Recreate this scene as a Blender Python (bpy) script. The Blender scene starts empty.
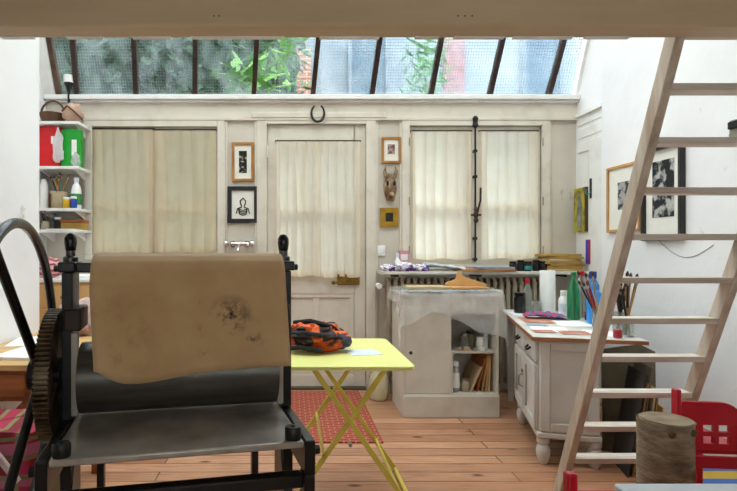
import bpy, bmesh, math, random
from mathutils import Vector, Matrix, noise
R = math.radians
PI = math.pi
random.seed(7)
scene = bpy.context.scene
COL = scene.collection

# ------------------------------------------------------------------ camera constants (eye height and depth scale of the room)
F, CX, CY, EYE = 532.0, 290.0, 250.0, 1.2
def PX(x, Y): return (x - CX) * Y / F          # metres to the right of the eye at depth Y
def PH(y, Y): return EYE - (y - CY) * Y / F    # height above the floor at depth Y

# ------------------------------------------------------------------ mesh builder
class B:
    def __init__(s): s.v = []; s.f = []
    def add(s, vs, fs):
        n = len(s.v); s.v += [tuple(v) for v in vs]; s.f += [tuple(i + n for i in f) for f in fs]; return s
    def box(s, x0, x1, y0, y1, z0, z1, M=None):
        vs = [(x, y, z) for z in (z0, z1) for y in (y0, y1) for x in (x0, x1)]
        if M is not None: vs = [M @ Vector(v) for v in vs]
        return s.add(vs, [(0,2,3,1),(4,5,7,6),(0,1,5,4),(2,6,7,3),(0,4,6,2),(1,3,7,5)])
    def bar(s, p, q, w, t, side=(1,0,0)):
        p, q = Vector(p), Vector(q); d = (q - p).normalized(); a = Vector(side); a = (a - d * a.dot(d)).normalized(); b = d.cross(a)
        vs = [c + a * (i * w / 2) + b * (j * t / 2) for c in (p, q) for j in (-1, 1) for i in (-1, 1)]
        return s.add(vs, [(0,2,3,1),(4,5,7,6),(0,1,5,4),(2,6,7,3),(0,4,6,2),(1,3,7,5)])
    def tube(s, pts, r, n=10, closed=False, radii=None):
        pts = [Vector(p) for p in pts]; m = len(pts); base = []; prev = None
        for i, p in enumerate(pts):
            if closed: d = pts[(i + 1) % m] - pts[i - 1]
            else: d = pts[min(i + 1, m - 1)] - pts[max(i - 1, 0)]
            d.normalize()
            if prev is None:
                a = Vector((0, 0, 1)) if abs(d.z) < .9 else Vector((1, 0, 0))
            else: a = prev
            a = (a - d * a.dot(d)).normalized(); prev = a; b = d.cross(a)
            rr = radii[i] if radii else r
            base += [p + (a * math.cos(2 * PI * k / n) + b * math.sin(2 * PI * k / n)) * rr for k in range(n)]
        fs = []
        for i in range(m if closed else m - 1):
            j = (i + 1) % m
            for k in range(n):
                k2 = (k + 1) % n; fs.append((i * n + k, i * n + k2, j * n + k2, j * n + k))
        if not closed: fs += [tuple(range(n))[::-1], tuple(range((m - 1) * n, m * n))]
        return s.add(base, fs)
    def cyl(s, p, q, r, r2=None, n=20): return s.tube([p, q], r, n, radii=[r, r if r2 is None else r2])
    def lathe(s, prof, c=(0,0,0), n=24):
        m = len(prof); vs = [(c[0] + r * math.cos(2*PI*k/n), c[1] + r * math.sin(2*PI*k/n), c[2] + z) for r, z in prof for k in range(n)]
        fs = [(i*n+k, i*n+(k+1)%n, (i+1)*n+(k+1)%n, (i+1)*n+k) for i in range(m-1) for k in range(n)]
        fs += [tuple(range(n))[::-1], tuple(range((m-1)*n, m*n))]
        return s.add(vs, fs)
    def prism(s, poly, axis, t0, t1):
        n = len(poly)
        def P(a, b, t): return {'x': (t, a, b), 'y': (a, t, b), 'z': (a, b, t)}[axis]
        return s.add([P(a, b, t0) for a, b in poly] + [P(a, b, t1) for a, b in poly],
            [tuple(range(n)), tuple(range(n, 2*n))[::-1]] + [(i, (i+1)%n, n+(i+1)%n, n+i) for i in range(n)])
    def grid(s, fn, nu, nv):
        vs = [fn(i / nu, j / nv) for j in range(nv + 1) for i in range(nu + 1)]
        return s.add(vs, [(j*(nu+1)+i, j*(nu+1)+i+1, (j+1)*(nu+1)+i+1, (j+1)*(nu+1)+i) for j in range(nv) for i in range(nu)])
    def floor0(s): s.v = [(x, y, max(z, .0005)) for x, y, z in s.v]; return s
    def frame(s, x0, x1, z0, z1, w, y0, y1):      # rectangular frame in the x-z plane
        s.box(x0, x0 + w, y0, y1, z0, z1); s.box(x1 - w, x1, y0, y1, z0, z1)
        s.box(x0 + w, x1 - w, y0, y1, z0, z0 + w); s.box(x0 + w, x1 - w, y0, y1, z1 - w, z1); return s
    def sphere(s, c, rx, ry, rz, n=16, m=10, fn=None):
        vs = []
        for j in range(m + 1):
            t = PI * j / m
            for k in range(n):
                p = 2 * PI * k / n; d = Vector((math.sin(t)*math.cos(p), math.sin(t)*math.sin(p), math.cos(t)))
                f = fn(d) if fn else 1
                vs.append((c[0] + rx*d.x*f, c[1] + ry*d.y*f, c[2] + rz*d.z*f))
        return s.add(vs, [(j*n+k, j*n+(k+1)%n, (j+1)*n+(k+1)%n, (j+1)*n+k) for j in range(m) for k in range(n)])

def put(o, label=None, cat=None, group=None, kind=None):
    if label: o['label'] = label
    if cat: o['category'] = cat
    if group: o['group'] = group
    if kind: o['kind'] = kind
    return o
def obj(name, b, m, parent=None, loc=(0,0,0), rz=0, label=None, cat=None, group=None, kind=None, bevel=0, smooth=38, solid=0, sub=0):
    me = bpy.data.meshes.new(name); me.from_pydata(b.v, [], b.f)
    bm = bmesh.new(); bm.from_mesh(me)
    bmesh.ops.remove_doubles(bm, verts=bm.verts, dist=1e-6)
    bmesh.ops.recalc_face_normals(bm, faces=bm.faces); bm.to_mesh(me); bm.free()
    me.polygons.foreach_set('use_smooth', [True] * len(me.polygons)); me.set_sharp_from_angle(angle=R(smooth))
    me.materials.append(m)
    o = bpy.data.objects.new(name, me); COL.objects.link(o); o.location = loc; o.rotation_euler = (0, 0, rz)
    if parent: o.parent = parent
    if sub:
        md = o.modifiers.new('sub', 'SUBSURF'); md.levels = md.render_levels = sub
    if solid:
        md = o.modifiers.new('solid', 'SOLIDIFY'); md.thickness = solid; md.offset = 0
    if bevel:
        md = o.modifiers.new('bevel', 'BEVEL'); md.width = bevel; md.segments = 2; md.limit_method = 'ANGLE'; md.angle_limit = R(40)
    return put(o, label, cat, group, kind)
def thing(name, label, cat, loc=(0,0,0), rz=0, group=None):
    o = bpy.data.objects.new(name, None); COL.objects.link(o); o.empty_display_size = .05
    o.location = loc; o.rotation_euler = (0, 0, rz); return put(o, label, cat, group)
def dup(root, loc, rz=0, label=None, group=None, scale=None):
    def cp(o, par):
        c = o.copy(); COL.objects.link(c)
        if par: c.parent = par
        for ch in list(o.children): cp(ch, c)
        return c
    c = cp(root, None); c.location = loc; c.rotation_euler = (0, 0, rz)
    if scale: c.scale = scale
    if label: c['label'] = label
    if group: c['group'] = group
    return c
def struct(name, b, m, parent=None, **k):
    return obj(name, b, m, parent, kind=None if parent else 'structure', **k)

# ------------------------------------------------------------------ materials
def lin(c): return tuple((x / 12.92 if x <= .04045 else ((x + .055) / 1.055) ** 2.4) for x in c)
def rgb(h): return lin(tuple(int(h[i:i+2], 16) / 255 for i in (0, 2, 4))) + (1,)
MATS = {}
def base(name):
    m = bpy.data.materials.new(name); m.use_nodes = True; nt = m.node_tree
    return m, nt, nt.nodes['Principled BSDF']
def N(nt, t, **k):
    n = nt.nodes.new(t)
    for a, v in k.items(): setattr(n, a, v)
    return n
def coords(nt, scale=(1,1,1)):
    tc = N(nt, 'ShaderNodeTexCoord'); mp = N(nt, 'ShaderNodeMapping'); mp.inputs['Scale'].default_value = scale
    nt.links.new(tc.outputs['Object'], mp.inputs['Vector']); return mp.outputs['Vector']
def mixc(nt, fac, a, b):
    mx = N(nt, 'ShaderNodeMix', data_type='RGBA')
    for sock, v in ((mx.inputs[0], fac), (mx.inputs[6], a), (mx.inputs[7], b)):
        if hasattr(v, 'is_linked') or isinstance(v, bpy.types.NodeSocket): nt.links.new(v, sock)
        else: sock.default_value = v
    return mx.outputs[2]
def ramp(nt, src, p0, p1, inv=False):
    r = N(nt, 'ShaderNodeMapRange'); r.inputs[1].default_value = p0; r.inputs[2].default_value = p1
    if inv: r.inputs[3].default_value = 1; r.inputs[4].default_value = 0
    nt.links.new(src, r.inputs[0]); return r.outputs[0]
def noisy(nt, vec, scale, detail=4, rough=.55):
    n = N(nt, 'ShaderNodeTexNoise'); n.inputs['Scale'].default_value = scale; n.inputs['Detail'].default_value = detail; n.inputs['Roughness'].default_value = rough
    nt.links.new(vec, n.inputs['Vector']); return n.outputs['Fac']
def bumpit(nt, bs, src, strength, dist=.01):
    b = N(nt, 'ShaderNodeBump'); b.inputs['Strength'].default_value = strength; b.inputs['Distance'].default_value = dist
    nt.links.new(src, b.inputs['Height']); nt.links.new(b.outputs[0], bs.inputs['Normal'])
def mat(name, hexc, rough=.5, metal=0, var=.14, scale=9, bump=0, hex2=None, stretch=(1,1,1), lo=.35, hi=.7, coat=0, trans=0, ior=1.45):
    if name in MATS: return MATS[name]
    m, nt, bs = base(name); c = rgb(hexc)
    c2 = rgb(hex2) if hex2 else tuple(x * (1 - var * 2) for x in c[:3]) + (1,)
    v = coords(nt, stretch); n = noisy(nt, v, scale)
    nt.links.new(mixc(nt, ramp(nt, n, lo, hi), c, c2), bs.inputs['Base Color'])
    bs.inputs['Roughness'].default_value = rough; bs.inputs['Metallic'].default_value = metal
    bs.inputs['Coat Weight'].default_value = coat; bs.inputs['Transmission Weight'].default_value = trans; bs.inputs['IOR'].default_value = ior
    if bump: bumpit(nt, bs, noisy(nt, v, scale * 3), bump)
    MATS[name] = m; return m

def m_floor():
    m, nt, bs = base('floorboards'); v = coords(nt)
    br = N(nt, 'ShaderNodeTexBrick'); br.offset = .37; br.inputs['Scale'].default_value = 1
    br.inputs['Brick Width'].default_value = 1.9; br.inputs['Row Height'].default_value = .115; br.inputs['Mortar Size'].default_value = .004
    br.inputs['Color1'].default_value = rgb('cf9d7c'); br.inputs['Color2'].default_value = rgb('9f6846'); br.inputs['Mortar'].default_value = rgb('2f190f'); br.inputs['Bias'].default_value = -.1
    nt.links.new(v, br.inputs['Vector'])
    g = noisy(nt, coords(nt, (1.2, 22, 1)), 3.2, 6, .65)
    c = mixc(nt, ramp(nt, g, .45, .8), br.outputs['Color'], rgb('6a3a1e'))
    vo = N(nt, 'ShaderNodeTexVoronoi'); vo.inputs['Scale'].default_value = 2.6; nt.links.new(coords(nt, (1, 2.2, 1)), vo.inputs['Vector'])
    c = mixc(nt, ramp(nt, vo.outputs['Distance'], .05, .12, True), c, rgb('4a2415'))
    w = noisy(nt, v, 1.4, 3)
    c = mixc(nt, ramp(nt, w, .5, .75), c, rgb('b88a68'))
    nt.links.new(c, bs.inputs['Base Color']); bs.inputs['Roughness'].default_value = .42
    bumpit(nt, bs, br.outputs['Fac'], -.35, .004); return m
def m_plaster(name, h1, h2, stain):
    m, nt, bs = base(name); v = coords(nt)
    c = mixc(nt, ramp(nt, noisy(nt, v, 1.6, 5), .42, .7), rgb(h1), rgb(h2))
    st = noisy(nt, coords(nt, (1, 1, .6)), 5.5, 7, .7)
    c = mixc(nt, ramp(nt, st, .65, .72), c, rgb(stain))
    nt.links.new(c, bs.inputs['Base Color']); bs.inputs['Roughness'].default_value = .75
    bumpit(nt, bs, noisy(nt, v, 12, 6), .25, .01); return m
def m_cloth(name, h, transl=.5, transp=.06, weave=260, h2=None):
    m, nt, bs = base(name); out = nt.nodes['Material Output']; nt.nodes.remove(bs)
    v = coords(nt); c = mixc(nt, ramp(nt, noisy(nt, v, 5), .35, .75), rgb(h), rgb(h2 or h))
    d = N(nt, 'ShaderNodeBsdfDiffuse'); t = N(nt, 'ShaderNodeBsdfTranslucent'); tr = N(nt, 'ShaderNodeBsdfTransparent')
    nt.links.new(c, d.inputs[0]); nt.links.new(c, t.inputs[0])
    a = N(nt, 'ShaderNodeMixShader'); a.inputs[0].default_value = transl; nt.links.new(d.outputs[0], a.inputs[1]); nt.links.new(t.outputs[0], a.inputs[2])
    b = N(nt, 'ShaderNodeMixShader'); b.inputs[0].default_value = transp; nt.links.new(a.outputs[0], b.inputs[1]); nt.links.new(tr.outputs[0], b.inputs[2])
    nt.links.new(b.outputs[0], out.inputs[0]); return m
def m_pane(name, tint, wired):
    m, nt, bs = base(name); out = nt.nodes['Material Output']; nt.nodes.remove(bs)
    tr = N(nt, 'ShaderNodeBsdfTransparent'); tr.inputs[0].default_value = rgb(tint)
    gl = N(nt, 'ShaderNodeBsdfGlossy'); gl.inputs['Roughness'].default_value = .12
    a = N(nt, 'ShaderNodeMixShader'); a.inputs[0].default_value = .035
    if wired:
        rf = N(nt, 'ShaderNodeBsdfRefraction'); rf.inputs['IOR'].default_value = 1.02; rf.inputs['Roughness'].default_value = .2; rf.inputs[0].default_value = rgb(tint)
        mx = N(nt, 'ShaderNodeMixShader'); mx.inputs[0].default_value = .55
        nt.links.new(tr.outputs[0], mx.inputs[1]); nt.links.new(rf.outputs[0], mx.inputs[2])
        v = coords(nt); br = N(nt, 'ShaderNodeTexBrick'); br.offset = 0; br.inputs['Scale'].default_value = 1
        br.inputs['Brick Width'].default_value = .022; br.inputs['Row Height'].default_value = .022; br.inputs['Mortar Size'].default_value = .0013
        sep = N(nt, 'ShaderNodeSeparateXYZ'); cmb = N(nt, 'ShaderNodeCombineXYZ'); nt.links.new(v, sep.inputs[0])
        nt.links.new(sep.outputs[0], cmb.inputs[0]); nt.links.new(sep.outputs[2], cmb.inputs[1]); nt.links.new(cmb.outputs[0], br.inputs['Vector'])
        df = N(nt, 'ShaderNodeBsdfDiffuse'); df.inputs[0].default_value = rgb('9aa7a8')
        wi = N(nt, 'ShaderNodeMixShader')
        mm = N(nt, 'ShaderNodeMath', operation='MULTIPLY'); mm.inputs[1].default_value = .5; nt.links.new(br.outputs['Fac'], mm.inputs[0]); nt.links.new(mm.outputs[0], wi.inputs[0])
        nt.links.new(mx.outputs[0], wi.inputs[1]); nt.links.new(df.outputs[0], wi.inputs[2]); src = wi.outputs[0]
        dirt = N(nt, 'ShaderNodeMixShader'); dd = N(nt, 'ShaderNodeBsdfTranslucent'); dd.inputs[0].default_value = rgb('b9c6c8')
        r_ = ramp(nt, noisy(nt, coords(nt, (2, 2, 1)), 3, 6), .42, 2.2); nt.links.new(r_, dirt.inputs[0]); nt.links.new(src, dirt.inputs[1]); nt.links.new(dd.outputs[0], dirt.inputs[2]); src = dirt.outputs[0]
    else: src = tr.outputs[0]
    nt.links.new(src, a.inputs[1]); nt.links.new(gl.outputs[0], a.inputs[2]); nt.links.new(a.outputs[0], out.inputs[0]); return m
def m_film(name, h, opac):
    m, nt, bs = base(name); out = nt.nodes['Material Output']
    bs.inputs['Base Color'].default_value = rgb(h); bs.inputs['Roughness'].default_value = .22
    bumpit(nt, bs, noisy(nt, coords(nt), 9, 5), .8, .02)
    tr = N(nt, 'ShaderNodeBsdfTransparent'); a = N(nt, 'ShaderNodeMixShader')
    f = N(nt, 'ShaderNodeMapRange'); f.inputs[1].default_value = .3; f.inputs[2].default_value = .7; f.inputs[3].default_value = opac - .06; f.inputs[4].default_value = opac + .08
    nt.links.new(noisy(nt, coords(nt), 6, 3), f.inputs[0]); nt.links.new(f.outputs[0], a.inputs[0])
    nt.links.new(tr.outputs[0], a.inputs[1]); nt.links.new(bs.outputs[0], a.inputs[2]); nt.links.new(a.outputs[0], out.inputs[0]); return m
def m_brick(name, c1, c2, mort, w, h, ms, axes='xy', rough=.8):
    m, nt, bs = base(name); v = coords(nt); br = N(nt, 'ShaderNodeTexBrick'); br.inputs['Scale'].default_value = 1
    br.inputs['Brick Width'].default_value = w; br.inputs['Row Height'].default_value = h; br.inputs['Mortar Size'].default_value = ms
    br.inputs['Color1'].default_value = rgb(c1); br.inputs['Color2'].default_value = rgb(c2); br.inputs['Mortar'].default_value = rgb(mort)
    if axes == 'xz':
        sep = N(nt, 'ShaderNodeSeparateXYZ'); cmb = N(nt, 'ShaderNodeCombineXYZ'); nt.links.new(v, sep.inputs[0])
        nt.links.new(sep.outputs[0], cmb.inputs[0]); nt.links.new(sep.outputs[2], cmb.inputs[1]); v = cmb.outputs[0]
    nt.links.new(v, br.inputs['Vector']); nt.links.new(br.outputs['Color'], bs.inputs['Base Color']); bs.inputs['Roughness'].default_value = rough; return m
def m_stripes(name, ha, hb, scale, axis='X', dist=6, lo=.45, hi=.55, rough=.8):
    m, nt, bs = base(name); v = coords(nt); w = N(nt, 'ShaderNodeTexWave', bands_direction=axis); w.inputs['Scale'].default_value = scale; w.inputs['Distortion'].default_value = dist; w.inputs['Detail'].default_value = 2
    nt.links.new(v, w.inputs['Vector']); nt.links.new(mixc(nt, ramp(nt, w.outputs['Fac'], lo, hi), rgb(ha), rgb(hb)), bs.inputs['Base Color']); bs.inputs['Roughness'].default_value = rough; return m
def m_tartan():
    m, nt, bs = base('tartan'); v = coords(nt)
    def band(d, s, lo, hi):
        w = N(nt, 'ShaderNodeTexWave', bands_direction=d); w.inputs['Scale'].default_value = s; w.inputs['Distortion'].default_value = .3; nt.links.new(v, w.inputs['Vector']); return ramp(nt, w.outputs['Fac'], lo, hi)
    c = mixc(nt, band('X', 2.6, .4, .6), rgb('860d22'), rgb('b3204a'))
    c = mixc(nt, band('Z', 3.2, .62, .75), c, rgb('b9607a'))
    c = mixc(nt, band('X', 4.6, .78, .86), c, rgb('8c8455'))
    c = mixc(nt, band('Z', 5.2, .86, .93), c, rgb('7d7548'))
    nt.links.new(c, bs.inputs['Base Color']); bs.inputs['Roughness'].default_value = .6; return m
def m_felt():
    m, nt, bs = base('felt'); v = coords(nt)
    c = mixc(nt, ramp(nt, noisy(nt, v, 4, 5), .35, .7), rgb('c8a87f'), rgb('b08d63'))
    sp = noisy(nt, v, 16, 5, .7)
    def spot(cx, cz, r0, r1):
        mp = N(nt, 'ShaderNodeVectorMath', operation='DISTANCE'); sx = N(nt, 'ShaderNodeSeparateXYZ'); cb = N(nt, 'ShaderNodeCombineXYZ')
        nt.links.new(v, sx.inputs[0]); nt.links.new(sx.outputs[0], cb.inputs[0]); nt.links.new(sx.outputs[2], cb.inputs[2])
        nt.links.new(cb.outputs[0], mp.inputs[0]); mp.inputs[1].default_value = (cx, 0, cz); return ramp(nt, mp.outputs['Value'], r0, r1, True)
    def mul(a, b):
        k = N(nt, 'ShaderNodeMath', operation='MULTIPLY'); nt.links.new(a, k.inputs[0]); nt.links.new(b, k.inputs[1]); return k.outputs[0]
    c = mixc(nt, mul(spot(.13, 1.02, .01, .065), ramp(nt, sp, .47, .57)), c, rgb('2c2824'))
    c = mixc(nt, mul(spot(.13, .95, .03, .11), ramp(nt, sp, .58, .66)), c, rgb('3a3028'))
    c = mixc(nt, mul(spot(-.17, .98, .02, .12), ramp(nt, sp, .5, .75)), c, rgb('8a6c4c'))
    c = mixc(nt, ramp(nt, sp, .68, .76), c, rgb('75593c'))
    nt.links.new(c, bs.inputs['Base Color']); bs.inputs['Roughness'].default_value = .95; bs.inputs['Sheen Weight'].default_value = .25
    bumpit(nt, bs, noisy(nt, v, 300, 3), .2, .002); return m
def m_print(name, ha, hb, scale, lo=.47, hi=.53):
    return mat(name, ha, .8, hex2=hb, scale=scale, lo=lo, hi=hi)

FLOOR = m_floor()
WALL = m_plaster('plaster_white', 'f4f2f2', 'ebe9eb', 'c9c4bf')
WALLB = m_plaster('plaster_old', 'd6cdc0', 'c6bcae', 'a89b8c')
PAINT = mat('painted_wood', 'dcd4c6', .5, var=.05, scale=6, bump=.08, hex2='c8beae', lo=.5, hi=.8)
PAINTW = mat('white_paint', 'eeece9', .5, var=.05, scale=6, bump=.06, hex2='dcd8d2', lo=.5, hi=.8)
GREYP = mat('grey_white_paint', 'cfcac4', .55, scale=5, bump=.08, hex2='b9b3ab', lo=.45, hi=.8)
CABP = mat('cream_laminate', 'd6cfc3', .45, scale=5, hex2='c4bcae', lo=.45, hi=.8)
BEAM = mat('beam_paint', 'cdb799', .6, scale=4, hex2='c2ab8c', stretch=(.4, 3, 3), bump=.04)
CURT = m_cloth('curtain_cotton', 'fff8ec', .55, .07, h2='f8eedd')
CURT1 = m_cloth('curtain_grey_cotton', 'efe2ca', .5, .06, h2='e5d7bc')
BLACK = mat('black_iron', '191919', .38, .3, scale=10, hex2='262422')
BLACKG = mat('black_gloss', '151515', .22, .2, scale=10, hex2='1f1d1c')
IRONB = mat('brown_iron', '2c211d', .5, .3, scale=14, hex2='48332a')
GEAR = mat('oily_cast_iron', '7d6a52', .4, .75, scale=20, hex2='2c2620')
STEEL = mat('roller_steel', '57534e', .33, .5, scale=6, hex2='413d39', stretch=(1, 6, 6))
BED = mat('bed_steel', 'cfccc6', .3, .5, scale=4, hex2='6f6b64', lo=.35, hi=.7)
CHROME = mat('chrome', 'd9d9d9', .12, 1, var=.03)
BRASS = mat('aged_brass', '8c6a2b', .35, .85, scale=20, hex2='5c451c')
YEL = mat('yellow_enamel', 'ebe991', .35, var=.03, scale=3)
YELD = mat('yellow_enamel_legs', 'e3d35f', .35, scale=5, hex2='d0bd4e')
LADW = mat('ladder_pine', 'd2c4b4', .6, scale=7, hex2='a8937f', stretch=(3, 3, .4), bump=.06)
LADT = mat('tread_pine', 'ddd4ca', .55, scale=7, hex2='b9a796', stretch=(.4, 4, 4), bump=.06)
PLY = mat('plywood', 'dcb57c', .6, scale=5, hex2='c89c62', stretch=(.5, 4, 4))
OAK = mat('orange_wood', 'b06a37', .5, scale=6, hex2='8a4d25', stretch=(.5, 4, 4))
LIGHTW = mat('light_wood', 'd9ae74', .55, scale=6, hex2='c29355', stretch=(1, 1, .3))
FRW = mat('frame_oak', 'b9813f', .45, scale=9, hex2='96642e')
FRP = mat('frame_pale_oak', 'c99a63', .45, scale=9, hex2='b5844e')
FRB = mat('frame_black', '1b1a1c', .35, scale=9, hex2='2a282a')
FRG = mat('frame_gold', 'b58a25', .4, .2, scale=20, hex2='93700f')
MOUNT = mat('mount_card', 'efece2', .85, var=.03)
PAPER = mat('paper', 'f4f3f0', .85, var=.02)
PAPERB = mat('paper_blueish', 'd7dde3', .85, var=.03)
WHITEP = mat('white_plastic', 'f1f0ed', .3, var=.03)
REDP = mat('red_plastic', 'c4112a', .28, var=.06, scale=4)
CARD = mat('brown_card', 'b58a54', .8, scale=6, hex2='9a7040')
CARDP = mat('pale_card', 'cbb48e', .8, scale=6, hex2='b89e76')
CARDG = mat('green_grey_card', '77705a', .8, scale=6, hex2='5f5947')
CARDD = mat('dark_card', '2e2c2a', .7, scale=6, hex2='3d3934')
KRAFT = mat('yellow_envelope', 'bd9a4c', .75, scale=7, hex2='a07c38')
CORK = mat('bark', 'a08e78', .9, scale=14, hex2='5f5140', stretch=(1, 1, 2.4), bump=.7)
RAD = mat('radiator_paint', 'b3a692', .5, scale=9, hex2='93866f')
MARBLE = mat('pale_marble', 'e2ddd4', .3, scale=6, hex2='cbc4b8')
GLASSJ = mat('jar_glass', 'dfe6e2', .08, trans=.85, var=.02)
GREENG = mat('green_bottle_plastic', '46b478', .12, trans=.8, var=.05)
BLUEP = mat('blue_plastic', '2f93e6', .3, var=.05)
BLUED = mat('dark_blue_plastic', '20469e', .35, var=.05)
GREENP = mat('green_foil', '0fa42c', .3, var=.06, bump=.15)
REDF = mat('red_foil', 'e0101c', .3, var=.06, bump=.15)
TEAL = mat('teal_label', '2f8f8e', .4, var=.05)
PINKL = mat('pink_card', 'd9909f', .6, var=.05)
BROWNL = mat('brown_leather', '6e4a33', .6, scale=9, hex2='4d3322')
PINKLE = mat('pale_leather', 'c3a18b', .7, scale=9, hex2='a88470')
FILM = m_film('clear_polythene', 'eeeeec', .36)
FILMW = m_film('clear_bag', 'eeeeee', .5)
PANE = m_pane('wired_glass', 'e6ecee', True)
PANEC = m_pane('window_glass', 'eef3f0', False)
CERAM = mat('cream_ceramic', 'd8cfb2', .3, scale=5, hex2='c4b996')
BRUSHH = mat('brush_handle', '1d1c1b', .4, scale=9, hex2='2c2825')
BRUSHO = mat('ochre_handle', 'b98a4a', .45, var=.1)
BRUSHR = mat('red_handle', '8f2626', .4, var=.1)
BRISTLE = mat('bristle', '3a2a1c', .9, scale=30, hex2='6a4d30')
FERR = mat('ferrule', 'a9a59d', .3, .9, var=.05)

# ================================================================== SETTING
YB, XL, XR, XLN, YS = 4.6, -2.1, 2.43, -1.39, 2.95
XP = XR + .045       # back wall, alcove wall, right wall, near left wall, step
TOP = 4.3
struct('floor', B().box(-2.6, 2.8, -1.9, 4.9, -.08, 0), FLOOR)
# openings of the back wall
W1 = (-1.705, -.625, 1.16, 2.262); DR = (-.20, .655, 0, 2.285); W2 = (1.03, 2.17, 1.08, 2.27)
WT = 2.515
b = B()
for x0, x1 in ((XL - .2, W1[0]), (W1[1], DR[0]), (DR[1], W2[0]), (W2[1], XR + .25)): b.box(x0, x1, YB, YB + .25, 0, WT)
for o_ in (W1, DR, W2): b.box(o_[0], o_[1], YB, YB + .25, o_[3], WT)
b.box(W1[0], W1[1], YB, YB + .25, 0, W1[2]); b.box(W2[0], W2[1], YB, YB + .25, 0, W2[2])
struct('wall_back', b, WALLB)
b = B().box(XR, XR + .25, -1.9, 4.15, 0, TOP).box(XP, XR + .25, 4.15, YB, 0, TOP)
struct('wall_right', b, WALL)
b = B().box(XLN - .25, XLN, -1.9, YS - .15, 0, TOP).box(XL - .2, XLN, YS - .15, YS, 0, TOP).box(XL - .2, XL, YS, YB, 0, TOP)
struct('wall_left', b, WALL)
# rear wall with an unseen window, added for light from behind the viewer
b = B().box(XLN, -.4, -1.9, -1.7, 0, 2.0).box(1.4, XR, -1.9, -1.7, 0, 2.0).box(-.4, 1.4, -1.9, -1.7, 0, 1.0).box(XLN, XR, -1.9, -1.7, 2.0, TOP)
struct('wall_rear', b, WALL)
# skylight slope
SK = (-.19 / .417)
def sky_y(h): return YB + SK * (h - WT)
YT = sky_y(TOP)
mulX = [-1.838 + .5084 * i for i in range(9)]
w3 = struct('window_3', B().box(XL, XL + .05, YB - .005, YB + .06, WT + .02, WT + .05), IRONB)
sl = math.atan2(TOP - WT, YT - YB)
def slope_bar(bb, x, w, d0, d1, h0, h1, lean=.09):
    n = Vector((0, TOP - WT, -(YT - YB))).normalized()       # outward normal
    vs = []
    for h in (h0, h1):
        for d in (d0, d1):
            for sx in (-1, 1): vs.append(Vector((x + sx * w / 2 + lean * (h - WT), sky_y(h), h)) + n * d)
    bb.add(vs, [(0,1,3,2),(4,6,7,5),(0,4,5,1),(2,3,7,6),(0,2,6,4),(1,5,7,3)])
for x in mulX:
    bb = B(); slope_bar(bb, x, .040, -.02, .03, WT + .01, TOP); obj('glazing_bar', bb, IRONB, w3)
bb = B(); slope_bar(bb, XL + .045, .09, -.05, .04, WT + .01, TOP, .0); obj('cheek', bb, PAINTW, w3)
bb = B(); slope_bar(bb, XL + .112, .042, -.03, .03, WT + .01, TOP, .0); obj('edge_post', bb, mat('worn_brown_wood', '6a5340', .7, scale=14, hex2='3c2d22', stretch=(1,1,.3)), w3)
bb = B(); slope_bar(bb, XP - .012, .024, -.02, .03, WT + .01, TOP, .0); obj('edge_post', bb, PAINTW, w3)
bb = B()
slope_bar(bb, (XL + XP) / 2 + .04, XP - XL - .16, .008, .013, WT + .015, TOP, 0)
obj('pane', bb, PANE, w3)
bb = B().box(2.26, 2.44, YB - .035, YB - .012, WT + .005, WT + .02); obj('rust_strip', bb, IRONB, w3)
# roof with an unseen glazed opening, added to light the room from above
b = B().box(-2.4, 2.8, -1.9, 1.7, TOP, TOP + .12).box(-2.4, -1.9, 1.7, YT, TOP, TOP + .12).box(2.3, 2.8, 1.7, YT, TOP, TOP + .12)
struct('ceiling', b, WALL)
w4 = struct('added_rooflight', B().box(-1.9, 2.3, 1.7, 1.74, TOP + .02, TOP + .1).box(-1.9, 2.3, YT - .04, YT, TOP + .02, TOP + .1), IRONB)
for i in range(8): obj('glazing_bar', B().box(-1.9 + .6 * i - .015, -1.9 + .6 * i + .015, 1.74, YT - .04, TOP + .03, TOP + .08), IRONB, w4)
obj('pane', B().box(-1.9, 2.3, 1.74, YT - .04, TOP + .05, TOP + .056), PANEC, w4)
w5 = struct('added_rear_window', B().frame(-.4, 1.4, 1.0, 2.0, .06, -1.85, -1.78).box(.47, .53, -1.85, -1.78, 1.06, 1.94), PAINTW)  # unseen rear window, added to brighten faces turned to the viewer
obj('pane', B().box(-.34, 1.34, -1.82, -1.815, 1.06, 1.94), PANEC, w5)
# ledge, lintel moulding, casings
struct('trim_1', B().box(XL, XP, YB - .07, YB + .02, WT - .03, WT + .012).box(XL, XP, YB - .045, YB, WT - .05, WT - .03), PAINTW, bevel=.006)
struct('trim_2', B().box(XL, XP, YB - .03, YB, 2.315, 2.345).box(XL, XP, YB - .015, YB, 2.345, 2.49), PAINT, bevel=.004)
def casing(name, o_, w, bottom=True, extra=0):
    x0, x1, z0, z1 = o_; bb = B().box(x0 - w, x0, YB - .025, YB + .12, z0, z1 + w).box(x1, x1 + w, YB - .025, YB + .12, z0, z1 + w).box(x0, x1, YB - .025, YB + .12, z1, z1 + w)
    bb.box(x0 - w - .02, x0 - w, YB - .014, YB, z0, z1 + w); bb.box(x1 + w, x1 + w + .02, YB - .014, YB, z0, z1 + w)
    if bottom: bb.box(x0 - w, x1 + w, YB - .025, YB + .12, z0 - w * .7, z0)
    return struct(name, bb, PAINT, bevel=.004)
casing('trim_3', W1, .065); casing('trim_4', DR, .085, False); casing('trim_5', W2, .065)
struct('trim_6', B().box(-.33, .83, YB - .036, YB - .0155, 2.335, 2.385), PAINT, bevel=.006)
struct('baseboard_back', B().box(-.67, -.30, YB - .02, YB, 0, .12).box(.78, XR, YB - .02, YB, 0, .12), PAINT)
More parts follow.
